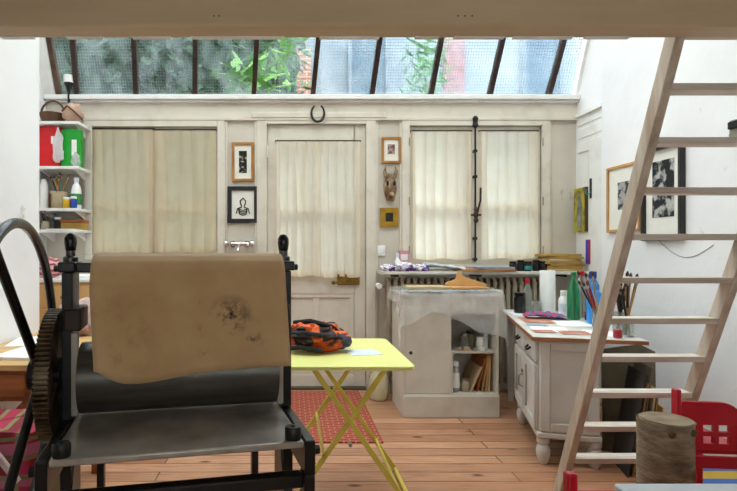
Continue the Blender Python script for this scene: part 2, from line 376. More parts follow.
# windows: two casements each, cross bar behind the curtain
def window(name, o_, split):
    x0, x1, z0, z1 = o_; w = struct(name, B().box(split - .03, split + .03, YB + .004, YB + .06, z0, z1), PAINT, bevel=.004)
    for a, c in ((x0, split - .03), (split + .03, x1)):
        obj('casement', B().frame(a, c, z0, z1, .05, YB + .008, YB + .05), PAINT, w, bevel=.003)
        obj('glazing_bar', B().box(a + .05, c - .05, YB + .008, YB + .045, 1.545, 1.6), PAINT, w)
        obj('pane', B().box(a + .05, c - .05, YB + .028, YB + .032, z0 + .05, z1 - .05), PANEC, w)
    return w
window('window_1', W1, -1.165); wn2 = window('window_2', W2, 1.60)
for x in (W2[0] - .004, W2[1] + .004):
    for z in (1.2, 1.62, 2.13): obj('hinge', B().cyl((x, YB - .031, z - .035), (x, YB - .031, z + .035), .006, n=10), RAD, wn2)
# espagnolette bolt on window 2
bb = B().cyl((1.592, YB - .03, 1.10), (1.592, YB - .03, 2.33), .0085, n=10)
for z in (1.12, 1.30, 1.83, 2.05): bb.box(1.578, 1.606, YB - .042, YB + .004, z - .012, z + .012)
bb.lathe([(.012, 0), (.026, .02), (.018, .05), (.026, .08), (.012, .1)], (1.592, YB - .03, 2.25), 12)
bo = obj('window_bolt', bb, BLACK, wn2)
bb = B().lathe([(.008, -.07), (.022, -.05), (.014, -.02), (.026, 0), (.014, .03), (.02, .05), (.008, .07)], (1.592, YB - .045, 1.50), 12)
bb.cyl((1.55, YB - .045, 1.5), (1.635, YB - .045, 1.5), .009, n=8); bb.tube([(1.60, YB - .06, 1.52), (1.62, YB - .075, 1.62), (1.622, YB - .075, 1.73)], .009, 8)
obj('bolt_handle', bb, IRONB, wn2)
# door
d = struct('door_1', B().frame(DR[0], DR[1], .02, DR[3], .1, YB + .006, YB + .055).box(DR[0] + .1, DR[1] - .1, YB + .006, YB + .055, .82, 1.02).box(DR[0] + .1, DR[1] - .1, YB + .006, YB + .055, 2.08, DR[3] - .1), PAINT, bevel=.004)
obj('lower_panel', B().box(DR[0] + .1, DR[1] - .1, YB + .022, YB + .04, .12, .82).frame(DR[0] + .1, DR[1] - .1, .12, .82, .035, YB + .010, YB + .03).box(.20, .25, YB + .012, YB + .03, .155, .785), PAINT, d, bevel=.004)
obj('pane', B().box(DR[0] + .1, DR[1] - .1, YB + .03, YB + .035, 1.02, 2.08), PANEC, d)
obj('glazing_bar', B().box(DR[0] + .1, DR[1] - .1, YB + .006, YB + .04, 1.515, 1.57).box(.21, .245, YB + .006, YB + .04, 1.02, 2.08), PAINT, d)
lk = obj('door_lock', B().box(.41, .60, YB - .02, YB + .006, .90, .99), BRASS, d, bevel=.004, label='aged brass rim lock')
obj('door_knob', B().cyl((.385, YB - .03, .92), (.41, YB - .03, .92), .008, n=8).sphere((.375, YB - .03, .92), .018, .018, .018), BRASS, lk)
obj('hinge', B().cyl((DR[0] + .004, YB - .036, 2.0), (DR[0] + .004, YB - .036, 2.1), .009, n=10), PAINT, d)
struct('trim_7', B().box(DR[0], DR[1], YB - .05, YB + .2, 0, .02), mat('dark_sill', '5b4a3c', .7))
# wooden panelling at the end of the right wall
b = B().box(XP - .02, XP, 4.15, YB - .075, 0, 2.32).box(XP - .05, XP, 4.15, YB - .075, 2.32, 2.355)
for z in (2.24, 2.13): b.box(XP - .026, XP - .02, 4.15, YB - .075, z + .008, z + .09)
b.box(XP - .03, XP - .02, 4.15, 4.36, 0, 2.1).box(XP - .03, XP - .02, 4.36, YB - .075, 2.02, 2.1)
struct('trim_8', b, PAINTW, bevel=.003)
# mezzanine edge beam and floor above the viewer
struct('trim_9', B().box(XLN, XR, 1.70, 1.80, 1.916, 2.30), BEAM, bevel=.008)
struct('trim_10', B().box(XLN, XR, -1.7, 1.70, 2.12, 2.22), BEAM)
b = B()
for x0, x1 in ((-.97, -.86), (-.75, -.63), (-.53, -.40), (-.33, -.02), (.1, .3), (.42, .5), (.55, .72), (.75, .95), (.99, 1.14)): b.box(x0, x1, 1.78, 1.8, 1.912, 1.916)
struct('trim_11', b, PAINTW)
b = B()
for px in (214, 219, 458, 465, 472):
    b.cyl((PX(px, 1.7), 1.6985, 1.2 + (250 - 16) * 1.7 / F), (PX(px, 1.7), 1.70, 1.2 + (250 - 16) * 1.7 / F), .0025, n=8)
struct('trim_12', b, BRUSHH)

# ================================================================== CURTAINS
def curtain(name, x0, x1, z0, z1, y, label, m, folds, group=None, amp=.016, taper=0, seed=0, hem=.05, wave=.0):
    rod = None
    t = thing(name, label, 'curtain', ((x0 + x1) / 2, y, z0), 0, group)
    w = x1 - x0; h = z1 - z0
    def fn(u, v):
        ph = u * folds * PI + seed + .5 * noise.noise((u * 5, v * 1.6, seed))
        k = (1 - 2 * abs(math.sin(ph)) ** 1.1) * .7 + math.sin(u * folds * 4.3 + seed * 2.1 + v * 1.5) * .3 + .5 * noise.noise((u * 9 + seed, v * 2, seed))
        a = amp * (.75 + .25 * (1 - v))
        xx = (u - .5) * w * (1 + taper * (1 - v)) + .006 * math.sin(v * 7 + u * 12 + seed) * math.sin(PI * u)
        return (xx, -abs(amp) + a * k - .004 * (1 - v), v * (h - .012) + (.006 * math.sin(u * 11 + seed) * (1 - v)))
    obj('cloth', B().grid(fn, int(folds * 22), 24), m, t)
    bb = B()
    obj('hem', B().grid(lambda u, v: (lambda p: (p[0], p[1] - .003, p[2]))(fn(u, v * hem / h)), int(folds * 22), 2), m, t)
    for a_ in (0, 1): obj('side_hem', B().grid(lambda u, v: (lambda p: (p[0], p[1] - .003, p[2]))(fn(a_ + (.035 * u if a_ == 0 else -.035 * u), v)), 3, 24), m, t)
    bb.cyl((-w / 2 - .003, -.012, h), (w / 2 + .003, -.012, h), .006, n=8)
    for s in (-1, 1): bb.cyl((s * (w / 2 + .01), -.012, h), (s * (w / 2 + .01), .026, h), .006, n=8)
    obj('rod', bb, IRONB, t)
    return t
yc = YB - .002
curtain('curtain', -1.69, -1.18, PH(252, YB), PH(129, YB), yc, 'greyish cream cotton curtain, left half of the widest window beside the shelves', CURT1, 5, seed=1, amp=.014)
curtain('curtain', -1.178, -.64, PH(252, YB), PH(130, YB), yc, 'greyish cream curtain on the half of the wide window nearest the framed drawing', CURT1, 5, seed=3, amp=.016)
curtain('curtain', -.115, .242, PH(276, YB), PH(141, YB), yc + .001, 'long cream curtain on the left half of the glazed door', CURT, 5, seed=5, amp=.021)
curtain('curtain', .243, .60, PH(277, YB), PH(141, YB), yc + .001, 'long cream curtain on the right half of the glazed door above the brass lock', CURT, 5, seed=8.3, amp=.022, taper=.02)
curtain('curtain', 1.055, 1.555, PH(259, YB), PH(131, YB), yc, 'cream cotton curtain left of the black window bolt', CURT, 5.5, seed=2.2, amp=.02)
curtain('curtain', 1.645, 2.135, PH(259, YB), PH(131, YB), yc, 'cream cotton curtain right of the black window bolt', CURT, 5.5, seed=4.1, amp=.021)

# ================================================================== PICTURES
def picture(name, label, loc, rz, w, h, fw, fm, mount, print_mat, pw, ph, pz=0, depth=.022, draw=None, cat='picture'):
    t = thing(name, label, cat, loc, rz)
    obj('frame', B().frame(-w/2, w/2, 0, h, fw, -depth, -.001), fm, t, bevel=.002)
    obj('mount', B().box(-w/2 + fw, w/2 - fw, -.010, -.004, fw, h - fw), mount, t)
    if print_mat: obj('print', B().box(-pw/2, pw/2, -.0125, -.010, h/2 - ph/2 + pz, h/2 + ph/2 + pz), print_mat, t)
    if draw: obj('drawing', draw, BRUSHH, t)
    return t
k = YB / F
picture('framed_print', 'tall oak-framed print with a narrow dark image, above the black-framed drawing', (PX(243, YB), YB, PH(181.5, YB)), 0, .19, .335, .022, FRW, MOUNT,
        m_print('etching_black', '171614', 'a9a294', 28, .55, .62), .068, .19)
dr = B()
dr.tube([(-.02, -.0135, .165), (-.024, -.0135, .19), (0, -.0135, .215), (.024, -.0135, .19), (.02, -.0135, .165), (.012, -.0135, .15), (.012, -.0135, .135)], .005, 6)
dr.tube([(-.02, -.0135, .165), (-.012, -.0135, .15), (-.012, -.0135, .135), (-.045, -.0135, .125), (-.058, -.0135, .08)], .005, 6)
dr.tube([(.012, -.0135, .135), (.045, -.0135, .125), (.058, -.0135, .08)], .005, 6)
for i in range(4): dr.tube([(-.03, -.0135, .118 - i * .014), (0, -.0135, .108 - i * .014), (.03, -.0135, .118 - i * .014)], .0035, 6)
dr.tube([(-.035, -.0135, .13), (-.03, -.0135, .08)], .005, 6).tube([(.035, -.0135, .13), (.03, -.0135, .08)], .005, 6)
picture('framed_drawing', 'black-framed ink drawing of a bust, left of the door', (PX(243, YB), YB, PH(223, YB)), 0, .265, .315, .036, FRB, MOUNT, None, 0, 0, draw=dr)
picture('framed_print', 'small oak-framed print with cream mount, above the carved mask', (PX(391, YB), YB, PH(163.5, YB)), 0, .165, .225, .02, FRW, MOUNT,
        m_print('etching_rose', '5b4a45', 'b08e86', 30), .062, .085, .01)
picture('framed_picture', 'small square gold-framed dark picture below the carved mask', (PX(389, YB), YB, PH(227, YB)), 0, .155, .165, .045, FRG, FRG,
        mat('dark_image', '2a302e', .5, scale=30, hex2='15181a'), .066, .075)
def right_wall(name, label, px0, px1, y_top, y_bot, Yref, *a, **kw):
    Y0, Y1 = XR * F / (px0 - CX), XR * F / (px1 - CX)
    h0, h1 = PH(y_bot, Yref), PH(y_top, Yref)
    return picture(name, label, (XR - kw.pop('off', 0), (Y0 + Y1) / 2, h0), R(-90), Y0 - Y1, h1 - h0, *a, **kw)
right_wall('framed_print', 'pale oak-framed print with wide white mount on the right wall', 609, 642.5, 170, 233, 4.12, .02, FRP, MOUNT, m_print('etching_grey', '3c3c3e', 'a5a4a2', 14), .13, .2, .02)
right_wall('framed_etching', 'tall black-framed etching of dark figures seen through the ladder', 645.5, 686, 142, 240, 3.318, .022, FRB, MOUNT, m_print('etching_figures', '18181a', 'b5b3b0', 11, .5, .58), .20, .37, .03, depth=.035)
t = thing('painting', 'small unframed yellow and grey painting near the back right corner', 'painting', (XP - .021, 4.475, PH(232, 4.47)), R(-90))
obj('canvas', B().box(-.085, .085, -.02, -.001, 0, .37), mat('painting_paint', 'b3a626', .6, scale=7, hex2='6b6440', lo=.5, hi=.6), t)
obj('figure', B().prism([(-.03, .03), (.035, .03), (.045, .2), (.02, .3), (-.01, .31), (-.035, .18)], 'y', -.023, -.02), mat('painting_grey', '9b9a94', .6, scale=12, hex2='5a5650'), t)
obj('edge', B().box(.085, .098, -.024, -.001, 0, .37), mat('painting_edge', '5b4632', .7), t)
t = thing('colour_strip', 'narrow blue, purple and red printed strip pinned on the right wall', 'print', (XP - .031, 4.36, PH(264, 4.36)), R(-90))
for i, hx in enumerate(('2f3fae', '7a3aa0', 'b3263f')): obj('band', B().box(-.033 + .022 * i, -.011 + .022 * i, -.003, -.001, 0, .2), mat('strip_' + hx, hx, .7, var=.03), t)
t = thing('coat_hook', 'small dark metal hook high on the right wall above the yellow painting', 'hook', (XP - .031, 4.32, 1.62), R(-90))
obj('plate', B().box(-.012, .012, -.006, -.0005, 0, .16), IRONB, t); obj('hook', B().tube([(0, -.006, .05), (0, -.03, .03), (0, -.045, .05), (0, -.04, .075)], .005, 8), TEAL, t)

# horseshoe
t = B().tube([(.055 * math.sin(a) , -.012, .06 - .072 * math.cos(a)) for a in [R(-150 + 300 * i / 28) for i in range(29)]], .0095, 8, radii=[.007 + .004 * math.sin(PI * i / 28) for i in range(29)])
obj('horseshoe', t, BLACK, None, (PX(317.5, YB), YB - .0355, PH(121.5, YB)), label='dark iron horseshoe nailed open end up above the door', cat='horseshoe')
# carved mask
t = thing('carved_mask', 'brown carved wooden animal mask with two ears on the back wall', 'mask', (PX(390, YB), YB + .002, PH(201, YB)))
def mk(u, v):
    z = u * .24; w = .014 + .047 * math.sin(PI * min(1, .12 + u * .95)) ** .8 * (.62 + .5 * u); a = (v - .5) * PI
    return (math.sin(a) * w, -.006 - .06 * math.cos(a) * (.6 + .4 * math.sin(u * 5)), z)
MASK = mat('mask_wood', '6d4c31', .5, scale=14, hex2='a8906e', lo=.45, hi=.6)
obj('face', B().grid(mk, 14, 14), MASK, t, solid=.006)
for s in (-1, 1):
    obj('ear', B().tube([(s * .036, -.02, .2), (s * .05, -.025, .25), (s * .042, -.02, .295)], .01, 8, radii=[.018, .016, .004]), MASK, t)
    obj('eye', B().sphere((s * .030, -.052, .15), .011, .01, .024), BRUSHH, t)
obj('back_plate', B().box(-.03, .03, -.02, -.003, .05, .2), MASK, t); obj('snout', B().sphere((0, -.06, .04), .03, .025, .035), MASK, t); obj('mouth', B().box(-.02, .02, -.088, -.078, .03, .036), BRUSHH, t)
t = thing('light_switch', 'white square light switch on the wall by the door frame', 'switch', (PX(380, YB), YB, PH(256, YB)))
obj('plate', B().box(-.045, .045, -.012, 0, 0, .09), WHITEP, t, bevel=.004); obj('rocker', B().box(-.022, .022, -.018, -.012, .02, .07), WHITEP, t, bevel=.002)
# wall tap
t = thing('wall_tap', 'chrome wall mixer tap with two round handles below the framed drawing', 'tap', (PX(240, YB), YB, PH(244, YB)))
obj('body', B().cyl((-.07, -.06, 0), (.07, -.06, 0), .016, n=14), CHROME, t)
for s in (-1, 1):
    obj('inlet', B().cyl((s * .06, -.06, 0), (s * .06, -.001, 0), .013, n=12).cyl((s * .06, -.012, 0), (s * .06, -.001, 0), .028, n=16), CHROME, t)
    obj('handle', B().lathe([(.012, 0), (.03, .01), (.034, .03), (.02, .042)], (0, 0, 0), 14), CHROME, t, loc=(s * .09, -.06, 0)).rotation_euler = (0, s * PI / 2, 0)
obj('spout', B().tube([(0, -.06, 0), (0, -.1, -.012), (0, -.16, -.03), (0, -.18, -.06)], .011, 10), CHROME, t)

# ================================================================== LEFT SHELVES AND WHAT STANDS ON THEM
SH = [PH(121, 4.3), PH(166, 4.3), PH(208, 4.3), PH(229.5, 4.3)]
names = ['topmost white wall shelf in the left alcove carrying a small basket', 'white wall shelf under the red and green packets', 'white wall shelf under the brush pot and paint jars', 'lowest white wall shelf holding a flat wooden box']
for i, z in enumerate(SH):
    t = thing('wall_shelf', names[i], 'shelf', (XL, 4.3, z), 0, 'shelves in the left alcove')
    obj('board', B().box(0, .39, 0, YB - 4.3 - .001, -.022, 0), PAINTW, t, bevel=.002)
    for x in (.06, .33): obj('bracket', B().prism([(.05, -.022), (YB - 4.302, -.022), (YB - 4.302, -.09), (YB - 4.32, -.09)], 'x', x, x + .012), PAINTW, t)
S1, S2, S3, S4 = SH
def bottle(name, label, loc, prof, m, cap=None, capm=None, lab=None, labm=None, group=None, cat='bottle', n=20, s=1):
    t = thing(name, label, cat, loc, 0, group)
    obj('body', B().lathe([(r * s, z * s) for r, z in prof], n=n), m, t)
    top = prof[-1][1] * s
    if cap: obj('cap', B().lathe([(cap[0], top - .004), (cap[0] * 1.05, top), (cap[0] * 1.05, top + cap[1]), (cap[0] * .8, top + cap[1] + .003)], n=16), capm, t)
    if lab: obj('label', B().lathe([(lab[0], lab[1]), (lab[0], lab[2])], n=n), labm, t)
    return t
def jar(name, label, loc, r, h, m, lidm=None, labm=None, group=None, cat='jar'):
    return bottle(name, label, loc, [(r * .9, 0), (r, .006), (r, h * .85), (r * .86, h * .93), (r * .86, h)], m, (r * .9, h * .16) if lidm else None, lidm, (r * 1.02, h * .2, h * .65) if labm else None, labm, group, cat)
def brush(loc, tilt, az, L, hm, label, group, head=.035, r=.0035, hr=.008, bm=None):
    t = thing('paint_brush', label, 'brush', loc, 0, group)
    d = Vector((math.sin(tilt) * math.cos(az), math.sin(tilt) * math.sin(az), math.cos(tilt)))
    obj('handle', B().tube([d * (L * q) for q in (0, .3, .7, .86)], r, 8, radii=[r * .6, r * 1.2, r * 1.3, r]), hm, t)
    obj('ferrule', B().tube([d * (L * .85), d * (L * .92)], r * 1.3, 8, radii=[r * 1.2, hr * .8]), FERR, t)
    obj('bristles', B().tube([d * (L * .915), d * (L * .96), d * L], hr, 8, radii=[hr * .8, hr, hr * .3]), bm or BRISTLE, t)
    return t
# top shelf
t = thing('basket', 'small brown wicker basket with arched handle on the top shelf', 'basket', (XL + .13, 4.42, S1))
obj('bowl', B().lathe([(.05, 0), (.085, .02), (.1, .06), (.105, .085), (.095, .085), (.08, .03), (.04, .012)]), BROWNL, t)
obj('handle', B().tube([(.1 * math.cos(a), 0, .075 + .12 * math.sin(a)) for a in [PI * i / 16 for i in range(17)]], .009, 8), BROWNL, t)
t = thing('leather_pouch', 'pale pinkish leather pouch leaning beside the basket on the top shelf', 'pouch', (XL + .31, 4.38, S1))
obj('body', B().sphere((0, 0, .078), .085, .055, .082, fn=lambda d: 1 + .42 * noise.noise(d * 2.4) + .2 * noise.noise(d * 5) - (.12 if d.z < -.8 else 0)), PINKLE, t)
obj('strap', B().tube([(-.07, -.04, .09), (-.02, -.062, .13), (.04, -.062, .08), (.095, -.03, .02)], .008, 8), BROWNL, t)
t = thing('pad_brush', 'white-headed black brush standing upright behind the basket', 'brush', (XL + .214, 4.535, S1))
obj('handle', B().lathe([(.03, 0), (.03, .01), (.010, .03), (.010, .29), (.02, .33), (.040, .38)]), BLACK, t); obj('pad', B().lathe([(.042, .38), (.043, .44), (.040, .445)]), WHITEP, t)
# second shelf
def packet(name, label, loc, w, h, d, m, lm, labs):
    t = thing(name, label, 'packet', loc)
    def fn(u, v):
        a = u * 2 * PI; kk = 1 - .25 * max(0, v - .8) * 5 * .6
        ex = .35; cx, sx = math.cos(a), math.sin(a)
        px = math.copysign(abs(cx) ** ex, cx) * w / 2; py = math.copysign(abs(sx) ** ex, sx) * d / 2 * kk
        return (px + .006 * noise.noise((a, v * 4, 1)), py + .006 * noise.noise((a * 2, v * 5, 3)), v * h + (.004 * math.sin(a * 3) if v > .95 else 0))
    bb = B().grid(fn, 32, 12); n0 = len(bb.v)
    bb.add([(0, 0, 0)], []); bb.add([(0, 0, h)], [])
    for i in range(32): bb.f.append((i, i + 1, n0)); bb.f.append((12 * 33 + i, 12 * 33 + i + 1, n0 + 1))
    obj('pack', bb, m, t)
    for x0, x1, z0, z1, mm in labs: obj('label', B().box(x0, x1, -d / 2 - .009, -d / 2 - .006, z0, z1), mm, t)
    return t
packet('foil_packet', 'big bright red packet on the second shelf', (XL + .12, 4.41, S2), .19, .33, .12, REDF, None, [(.03, .075, .19, .25, WHITEP)])
packet('foil_packet', 'bright green packet with white label on the second shelf', (XL + .30, 4.40, S2), .16, .31, .11, GREENP, None, [(.02, .06, .09, .22, WHITEP), (-.065, -.045, .06, .13, WHITEP)])
def crumple(name, label, cat, loc, rx, ry, rz, m, amp=.3, seed=0, f=2.6):
    return obj(name, B().sphere((0, 0, rz * .9), rx, ry, rz, 28, 18, fn=lambda d: 1 + amp * noise.noise(d * f + Vector((seed, 0, 0))) + amp * .5 * noise.noise(d * f * 2.7 + Vector((0, seed, 0)))).floor0(), m, None, loc, label=label, cat=cat)
crumple('plastic_bag', 'crumpled clear plastic bag hanging between the red and green packets', 'bag', (XL + .215, 4.318, S2 + .03), .04, .016, .13, FILMW, .4, 2)
crumple('plastic_bag', 'crumpled clear plastic beside the green packet at the end of the shelf', 'bag', (XL + .355, 4.335, S2), .032, .03, .055, FILMW, .4, 5)
# third shelf
t = thing('brush_pot', 'beige ribbed pot full of brushes on the third shelf', 'pot', (XL + .21, 4.36, S3))
obj('pot', B().lathe([(.052, 0), (.056, .005)] + [(.058 + .003 * (i % 2), .01 + .012 * i) for i in range(10)] + [(.06, .135), (.053, .135), (.05, .02), (.01, .015)]), mat('beige_pot', 'b8a887', .7, scale=12, hex2='9b8a68'), t)
for i, (az, tl, L, hm) in enumerate([(2.9, .42, .27, BRUSHH), (2.5, .3, .28, BRISTLE), (3.6, .28, .26, BRUSHO), (.2, .38, .28, BRUSHO), (5.0, .16, .25, BRUSHR), (1.0, .2, .27, BRUSHR), (0, .12, .28, BRUSHO), (3.1, .12, .24, TEAL)]):
    brush((XL + .21 - .028 * math.cos(az), 4.36 - .028 * math.sin(az), S3 + .02), tl, az, L, hm, 'paint brush standing in the beige pot on the third shelf', 'brushes in the shelf pot', hr=.014, r=.005, bm=mat('pale_bristle', '8d7b5b', .9, scale=30, hex2='54462f') if i % 2 else None)
bottle('white_tube', 'tall white tube at the left end of the third shelf', (XL + .075, 4.38, S3), [(.03, 0), (.033, .01), (.033, .2), (.026, .22)], WHITEP, (.022, .02), WHITEP)
jar('jar', 'brown lidded jar half hidden behind the beige brush pot', (XL + .125, 4.43, S3), .03, .13, mat('brown_jar', '9a5f3c', .4), PAINTW)
bottle('white_bottle', 'white bottle with green label at the right of the third shelf', (XL + .345, 4.37, S3), [(.036, 0), (.04, .008), (.04, .15), (.028, .19), (.018, .205), (.018, .22)], WHITEP, (.02, .03), PAPERB, (.041, .03, .12), mat('green_label', '2f8a3c', .4))
bottle('teal_bottle', 'dark teal bottle behind the jars on the third shelf', (XL + .29, 4.5, S3), [(.04, 0), (.045, .01), (.045, .16), (.02, .2), (.02, .22)], mat('dark_teal', '225a58', .3), (.022, .03), BLACK)
jar('paint_jar', 'clear paint jar with yellow paint beside the beige pot', (XL + .285, 4.33, S3), .031, .075, mat('yellow_paint', 'e0b020', .3), WHITEP)
jar('paint_jar', 'dark blue paint jar on the third shelf', (XL + .343, 4.322, S3), .026, .08, BLUED, WHITEP)
jar('paint_jar', 'white lidded jar standing behind the yellow paint jar', (XL + .295, 4.40, S3), .03, .12, GLASSJ, FERR)
# fourth shelf
jar('brush_jar', 'small grey jar of pens on the lowest shelf', (XL + .09, 4.37, S4), .03, .07, RAD)
for i in range(4): brush((XL + .085 + .004 * i, 4.37, S4 + .012), .25, 2.2 + i * .9, .15, BRUSHH, 'dark brush in the small grey jar on the lowest shelf', 'brushes in the grey jar', r=.003, hr=.006)
jar('ink_pot', 'black ink pot between the grey jar and the wooden box', (XL + .18, 4.4, S4), .03, .09, BLACK, PAPERB)
t = thing('wooden_box', 'flat ochre wooden box on the lowest shelf', 'box', (XL + .30, 4.46, S4)); obj('box_body', B().box(-.11, .085, -.07, .07, 0, .06), KRAFT, t, bevel=.003); obj('lid', B().box(-.113, .088, -.073, .073, .061, .085), OAK, t, bevel=.003)
obj('paper_sheet', B().box(-.13, .09, -.05, .04, 0, .006), PAPER, None, (XL + .26, 4.345, S4), .06, label='white papers lying at the front of the lowest shelf', cat='paper')

# plan chest in the alcove behind the press
t = thing('plan_chest', 'pale wooden drawer chest under the alcove shelves', 'chest', (-1.68, 3.95, 0))
obj('carcass', B().box(-.4, .42, 0, .55, 0, .96), LIGHTW, t, bevel=.003); obj('top', B().box(-.405, .44, -.02, .56, .961, .985), PAINTW, t, bevel=.003)
for i in range(5):
    dd = obj('drawer', B().box(-.38, .40, -.012, -.001, .06 + .178 * i, .225 + .178 * i), LIGHTW, t, bevel=.003); obj('knob', B().sphere((.0, -.025, .14 + .178 * i), .015, .015, .015), OAK, dd)
t = obj('paper_stack', B().box(-.24, .24, -.2, .2, 0, .02), PAPER, None, (-1.5, 4.2, .985), .1, label='loose white sheets on the wooden drawer chest', cat='papers')
b = B().sphere((0, 0, .075), .1, .1, .08, 24, 14, fn=lambda d: 1 + .3 * noise.noise(d * 3)).floor0()
obj('patterned_cloth', b, m_stripes('red_pattern', 'a8424a', 'd9a9a6', 9, 'Z', 9), None, (-1.87, 4.1, .985), label='bundled dusky red patterned cloth on the drawer chest', cat='cloth')

# left workbench, papers, bag
t = thing('workbench', 'wooden workbench with plywood top along the left wall', 'bench', (-1.385, 2.08, 0))
obj('top', B().box(0, .40, 0, .85, .726, .75), PLY, t, bevel=.003); obj('apron', B().box(.012, .37, .03, .05, .60, .726).box(.35, .37, .05, .8, .60, .726), OAK, t)
for x in (.02, .32):
    for y in (.03, .77): obj('leg', B().box(x, x + .05, y, y + .05, 0, .60), OAK, t, bevel=.004)
obj('shelf', B().box(.02, .37, .03, .8, .25, .27), OAK, t)
obj('drawer_front', B().box(.03, .34, .015, .028, .62, .71), OAK, t, bevel=.003)
obj('brace', B().bar((.05, .04, .3), (.33, .04, .59), .03, .02, (0,1,0)), OAK, t)
t = obj('sketch_pad', B().box(-.09, .09, -.13, .13, 0, .012), PAPER, None, (-1.13, 2.3, .75), -.1, label='white sketch pad lying on the plywood workbench', cat='sketch pad')
obj('paper_sheet', B().box(-.1, .1, -.14, .14, 0, .004), PAPER, None, (-1.26, 2.62, .75), .25, label='single white sheet beside the left wall on the workbench', cat='paper')
crumple('cloth_bundle', 'pale pink cloth bundle at the back of the plywood workbench', 'cloth', (-1.12, 2.82, .75), .11, .09, .1, mat('pink_cloth', 'd9bcb8', .9, var=.08), .3, 4)
t = thing('woven_bag', 'big red and pink tartan woven bag on the floor by the workbench', 'bag', (-1.07, 1.86, 0))
def bag(u, v):
    a = u * 2 * PI; ex = .5; c_, s_ = math.cos(a), math.sin(a); tp = 1 - .25 * v ** 2
    return (math.copysign(abs(c_) ** ex, c_) * .25 * (1 - .06 * v) + .02 * noise.noise((c_ * 2, s_ * 2, v * 3)), math.copysign(abs(s_) ** ex, s_) * .15 * tp + .025 * noise.noise((c_ * 3, s_ * 3, v * 4 + 7)), v * .61 + .02 * math.sin(a * 2) * v)
bb = B().grid(bag, 48, 20); n0 = len(bb.v); bb.add([(0, 0, 0), (0, 0, .59)], [])
for i in range(48): bb.f.append((i, i + 1, n0)); bb.f.append((20 * 49 + i, 20 * 49 + i + 1, n0 + 1))
obj('body', bb, m_tartan(), t)
obj('handle', B().tube([(-.14, -.135, .55), (-.12, -.17, .61), (0, -.18, .64), (.14, -.18, .56), (.2, -.16, .46)], .012, 8), mat('pale_webbing', 'e6c6c6', .8), t)

# ================================================================== ETCHING PRESS
PR = R(12)
press = thing('etching_press', 'black iron etching press with steel bed and big spoked hand wheel', 'printing press', (-.242, 1.197, 0), PR)
UV, HB = .33, .75
bd = obj('press_bed', B().box(-.28, .28, -.005, 1.0, HB - .016, HB), BED, press, bevel=.004, label='grey worn steel bed plate')
for s in (-1, 1): obj('bed_stop', B().lathe([(.0185, 0), (.0195, .003), (.0195, .026), (.017, .030), (.006, .030), (.006, .027)], (s * .2585, .018, HB)), BLACK, press)
for s in (-1, 1):
    obj('side_rail', B().box(s * .297 - .013, s * .297 + .013, .0, 1.0, .665, .748), BLACK, press, bevel=.004)
    obj('rail_bolt', B().cyl((s * .310, .03, .715), (s * .326, .03, .715), .012, n=6), BLACK, press); obj('rail_bolt', B().cyl((s * .310, .2, .715), (s * .322, .2, .715), .010, n=6), BLACK, press)
    for v in (.03, .93): obj('leg', B().box(s * .297 - .013, s * .297 + .013, v - .025, v + .025, 0, .664), BLACK, press, bevel=.003)
    obj('foot_rail', B().box(s * .297 - .02, s * .297 + .02, .056, .904, .02, .06), BLACK, press, bevel=.003)
    obj('brace', B().bar((s * .29, .08, .12), (s * .29, .30, .63), .02, .03), BLACK, press)
    xo = s * .297
    obj('upright', B().box(xo - .014, xo + .014, UV - .05, UV + .05, .749, 1.14).box(xo - .014, xo + .014, UV - .07, UV + .07, .061, .664), BLACK, press, bevel=.003)
    obj('bearing_block', B().box(xo - s * .014 - .022, xo - s * .014 + .022, UV - .062, UV + .062, .985, 1.045), IRONB, press, bevel=.005)
    obj('guide', B().box(xo - s * .02 - .009, xo - s * .02 + .009, UV - .058, UV - .0505, .76, .98), mat('guide_steel', 'b5b0a6', .3, .6), press, bevel=.002)
    obj('bearing', B().box(xo - s * .016 - .02, xo - s * .016 + .02, UV - .048, UV + .048, .80, .90), BLACK, press, bevel=.005)
    obj('cap_bar', B().box(xo - .022, xo + .022, UV - .06, UV + .06, 1.141, 1.168), BLACK, press, bevel=.004)
    sc = obj('pressure_screw', B().cyl((xo, UV, 1.168), (xo, UV, 1.20), .013, n=14).lathe([(.02, 0), (.02, .012), (.014, .016)], (xo, UV, 1.168), 14), STEEL, press)
    obj('screw_handle', B().lathe([(.010, 0), (.014, .008), (.017, .028), (.016, .042), (.010, .052), (.004, .055)], (xo, UV, 1.192), 18), BLACKG, sc)
    obj('cap_bolt', B().cyl((xo + s * .022, UV - .03, 1.15), (xo + s * .036, UV - .03, 1.15), .009, n=8), BLACK, press)
obj('cross_bar', B().box(-.275, .275, UV - .055, UV - .03, 1.14, 1.166), BLACK, press, bevel=.004)
obj('cross_bar', B().cyl((-.275, UV + .04, 1.15), (.275, UV + .04, 1.15), .014, n=14), BLACK, press)
obj('upper_roller', B().tube([(-.268, UV, HB + .1), (.268, UV, HB + .1)], .096, 40), STEEL, press, label='steel upper roller')
obj('lower_roller', B().tube([(-.26, UV, .674), (.26, UV, .674)], .055, 40), STEEL, press)
obj('stretcher', B().box(-.283, .283, .012, .048, .632, .664), BLACK, press, bevel=.004)
obj('stretcher', B().box(-.283, .283, .90, .95, .50, .56), BLACK, press, bevel=.004)
for u in (-.2, -.17, .2): obj('rear_strut', B().box(u - .008, u + .008, .91, .94, .56, .733), BLACK, press)
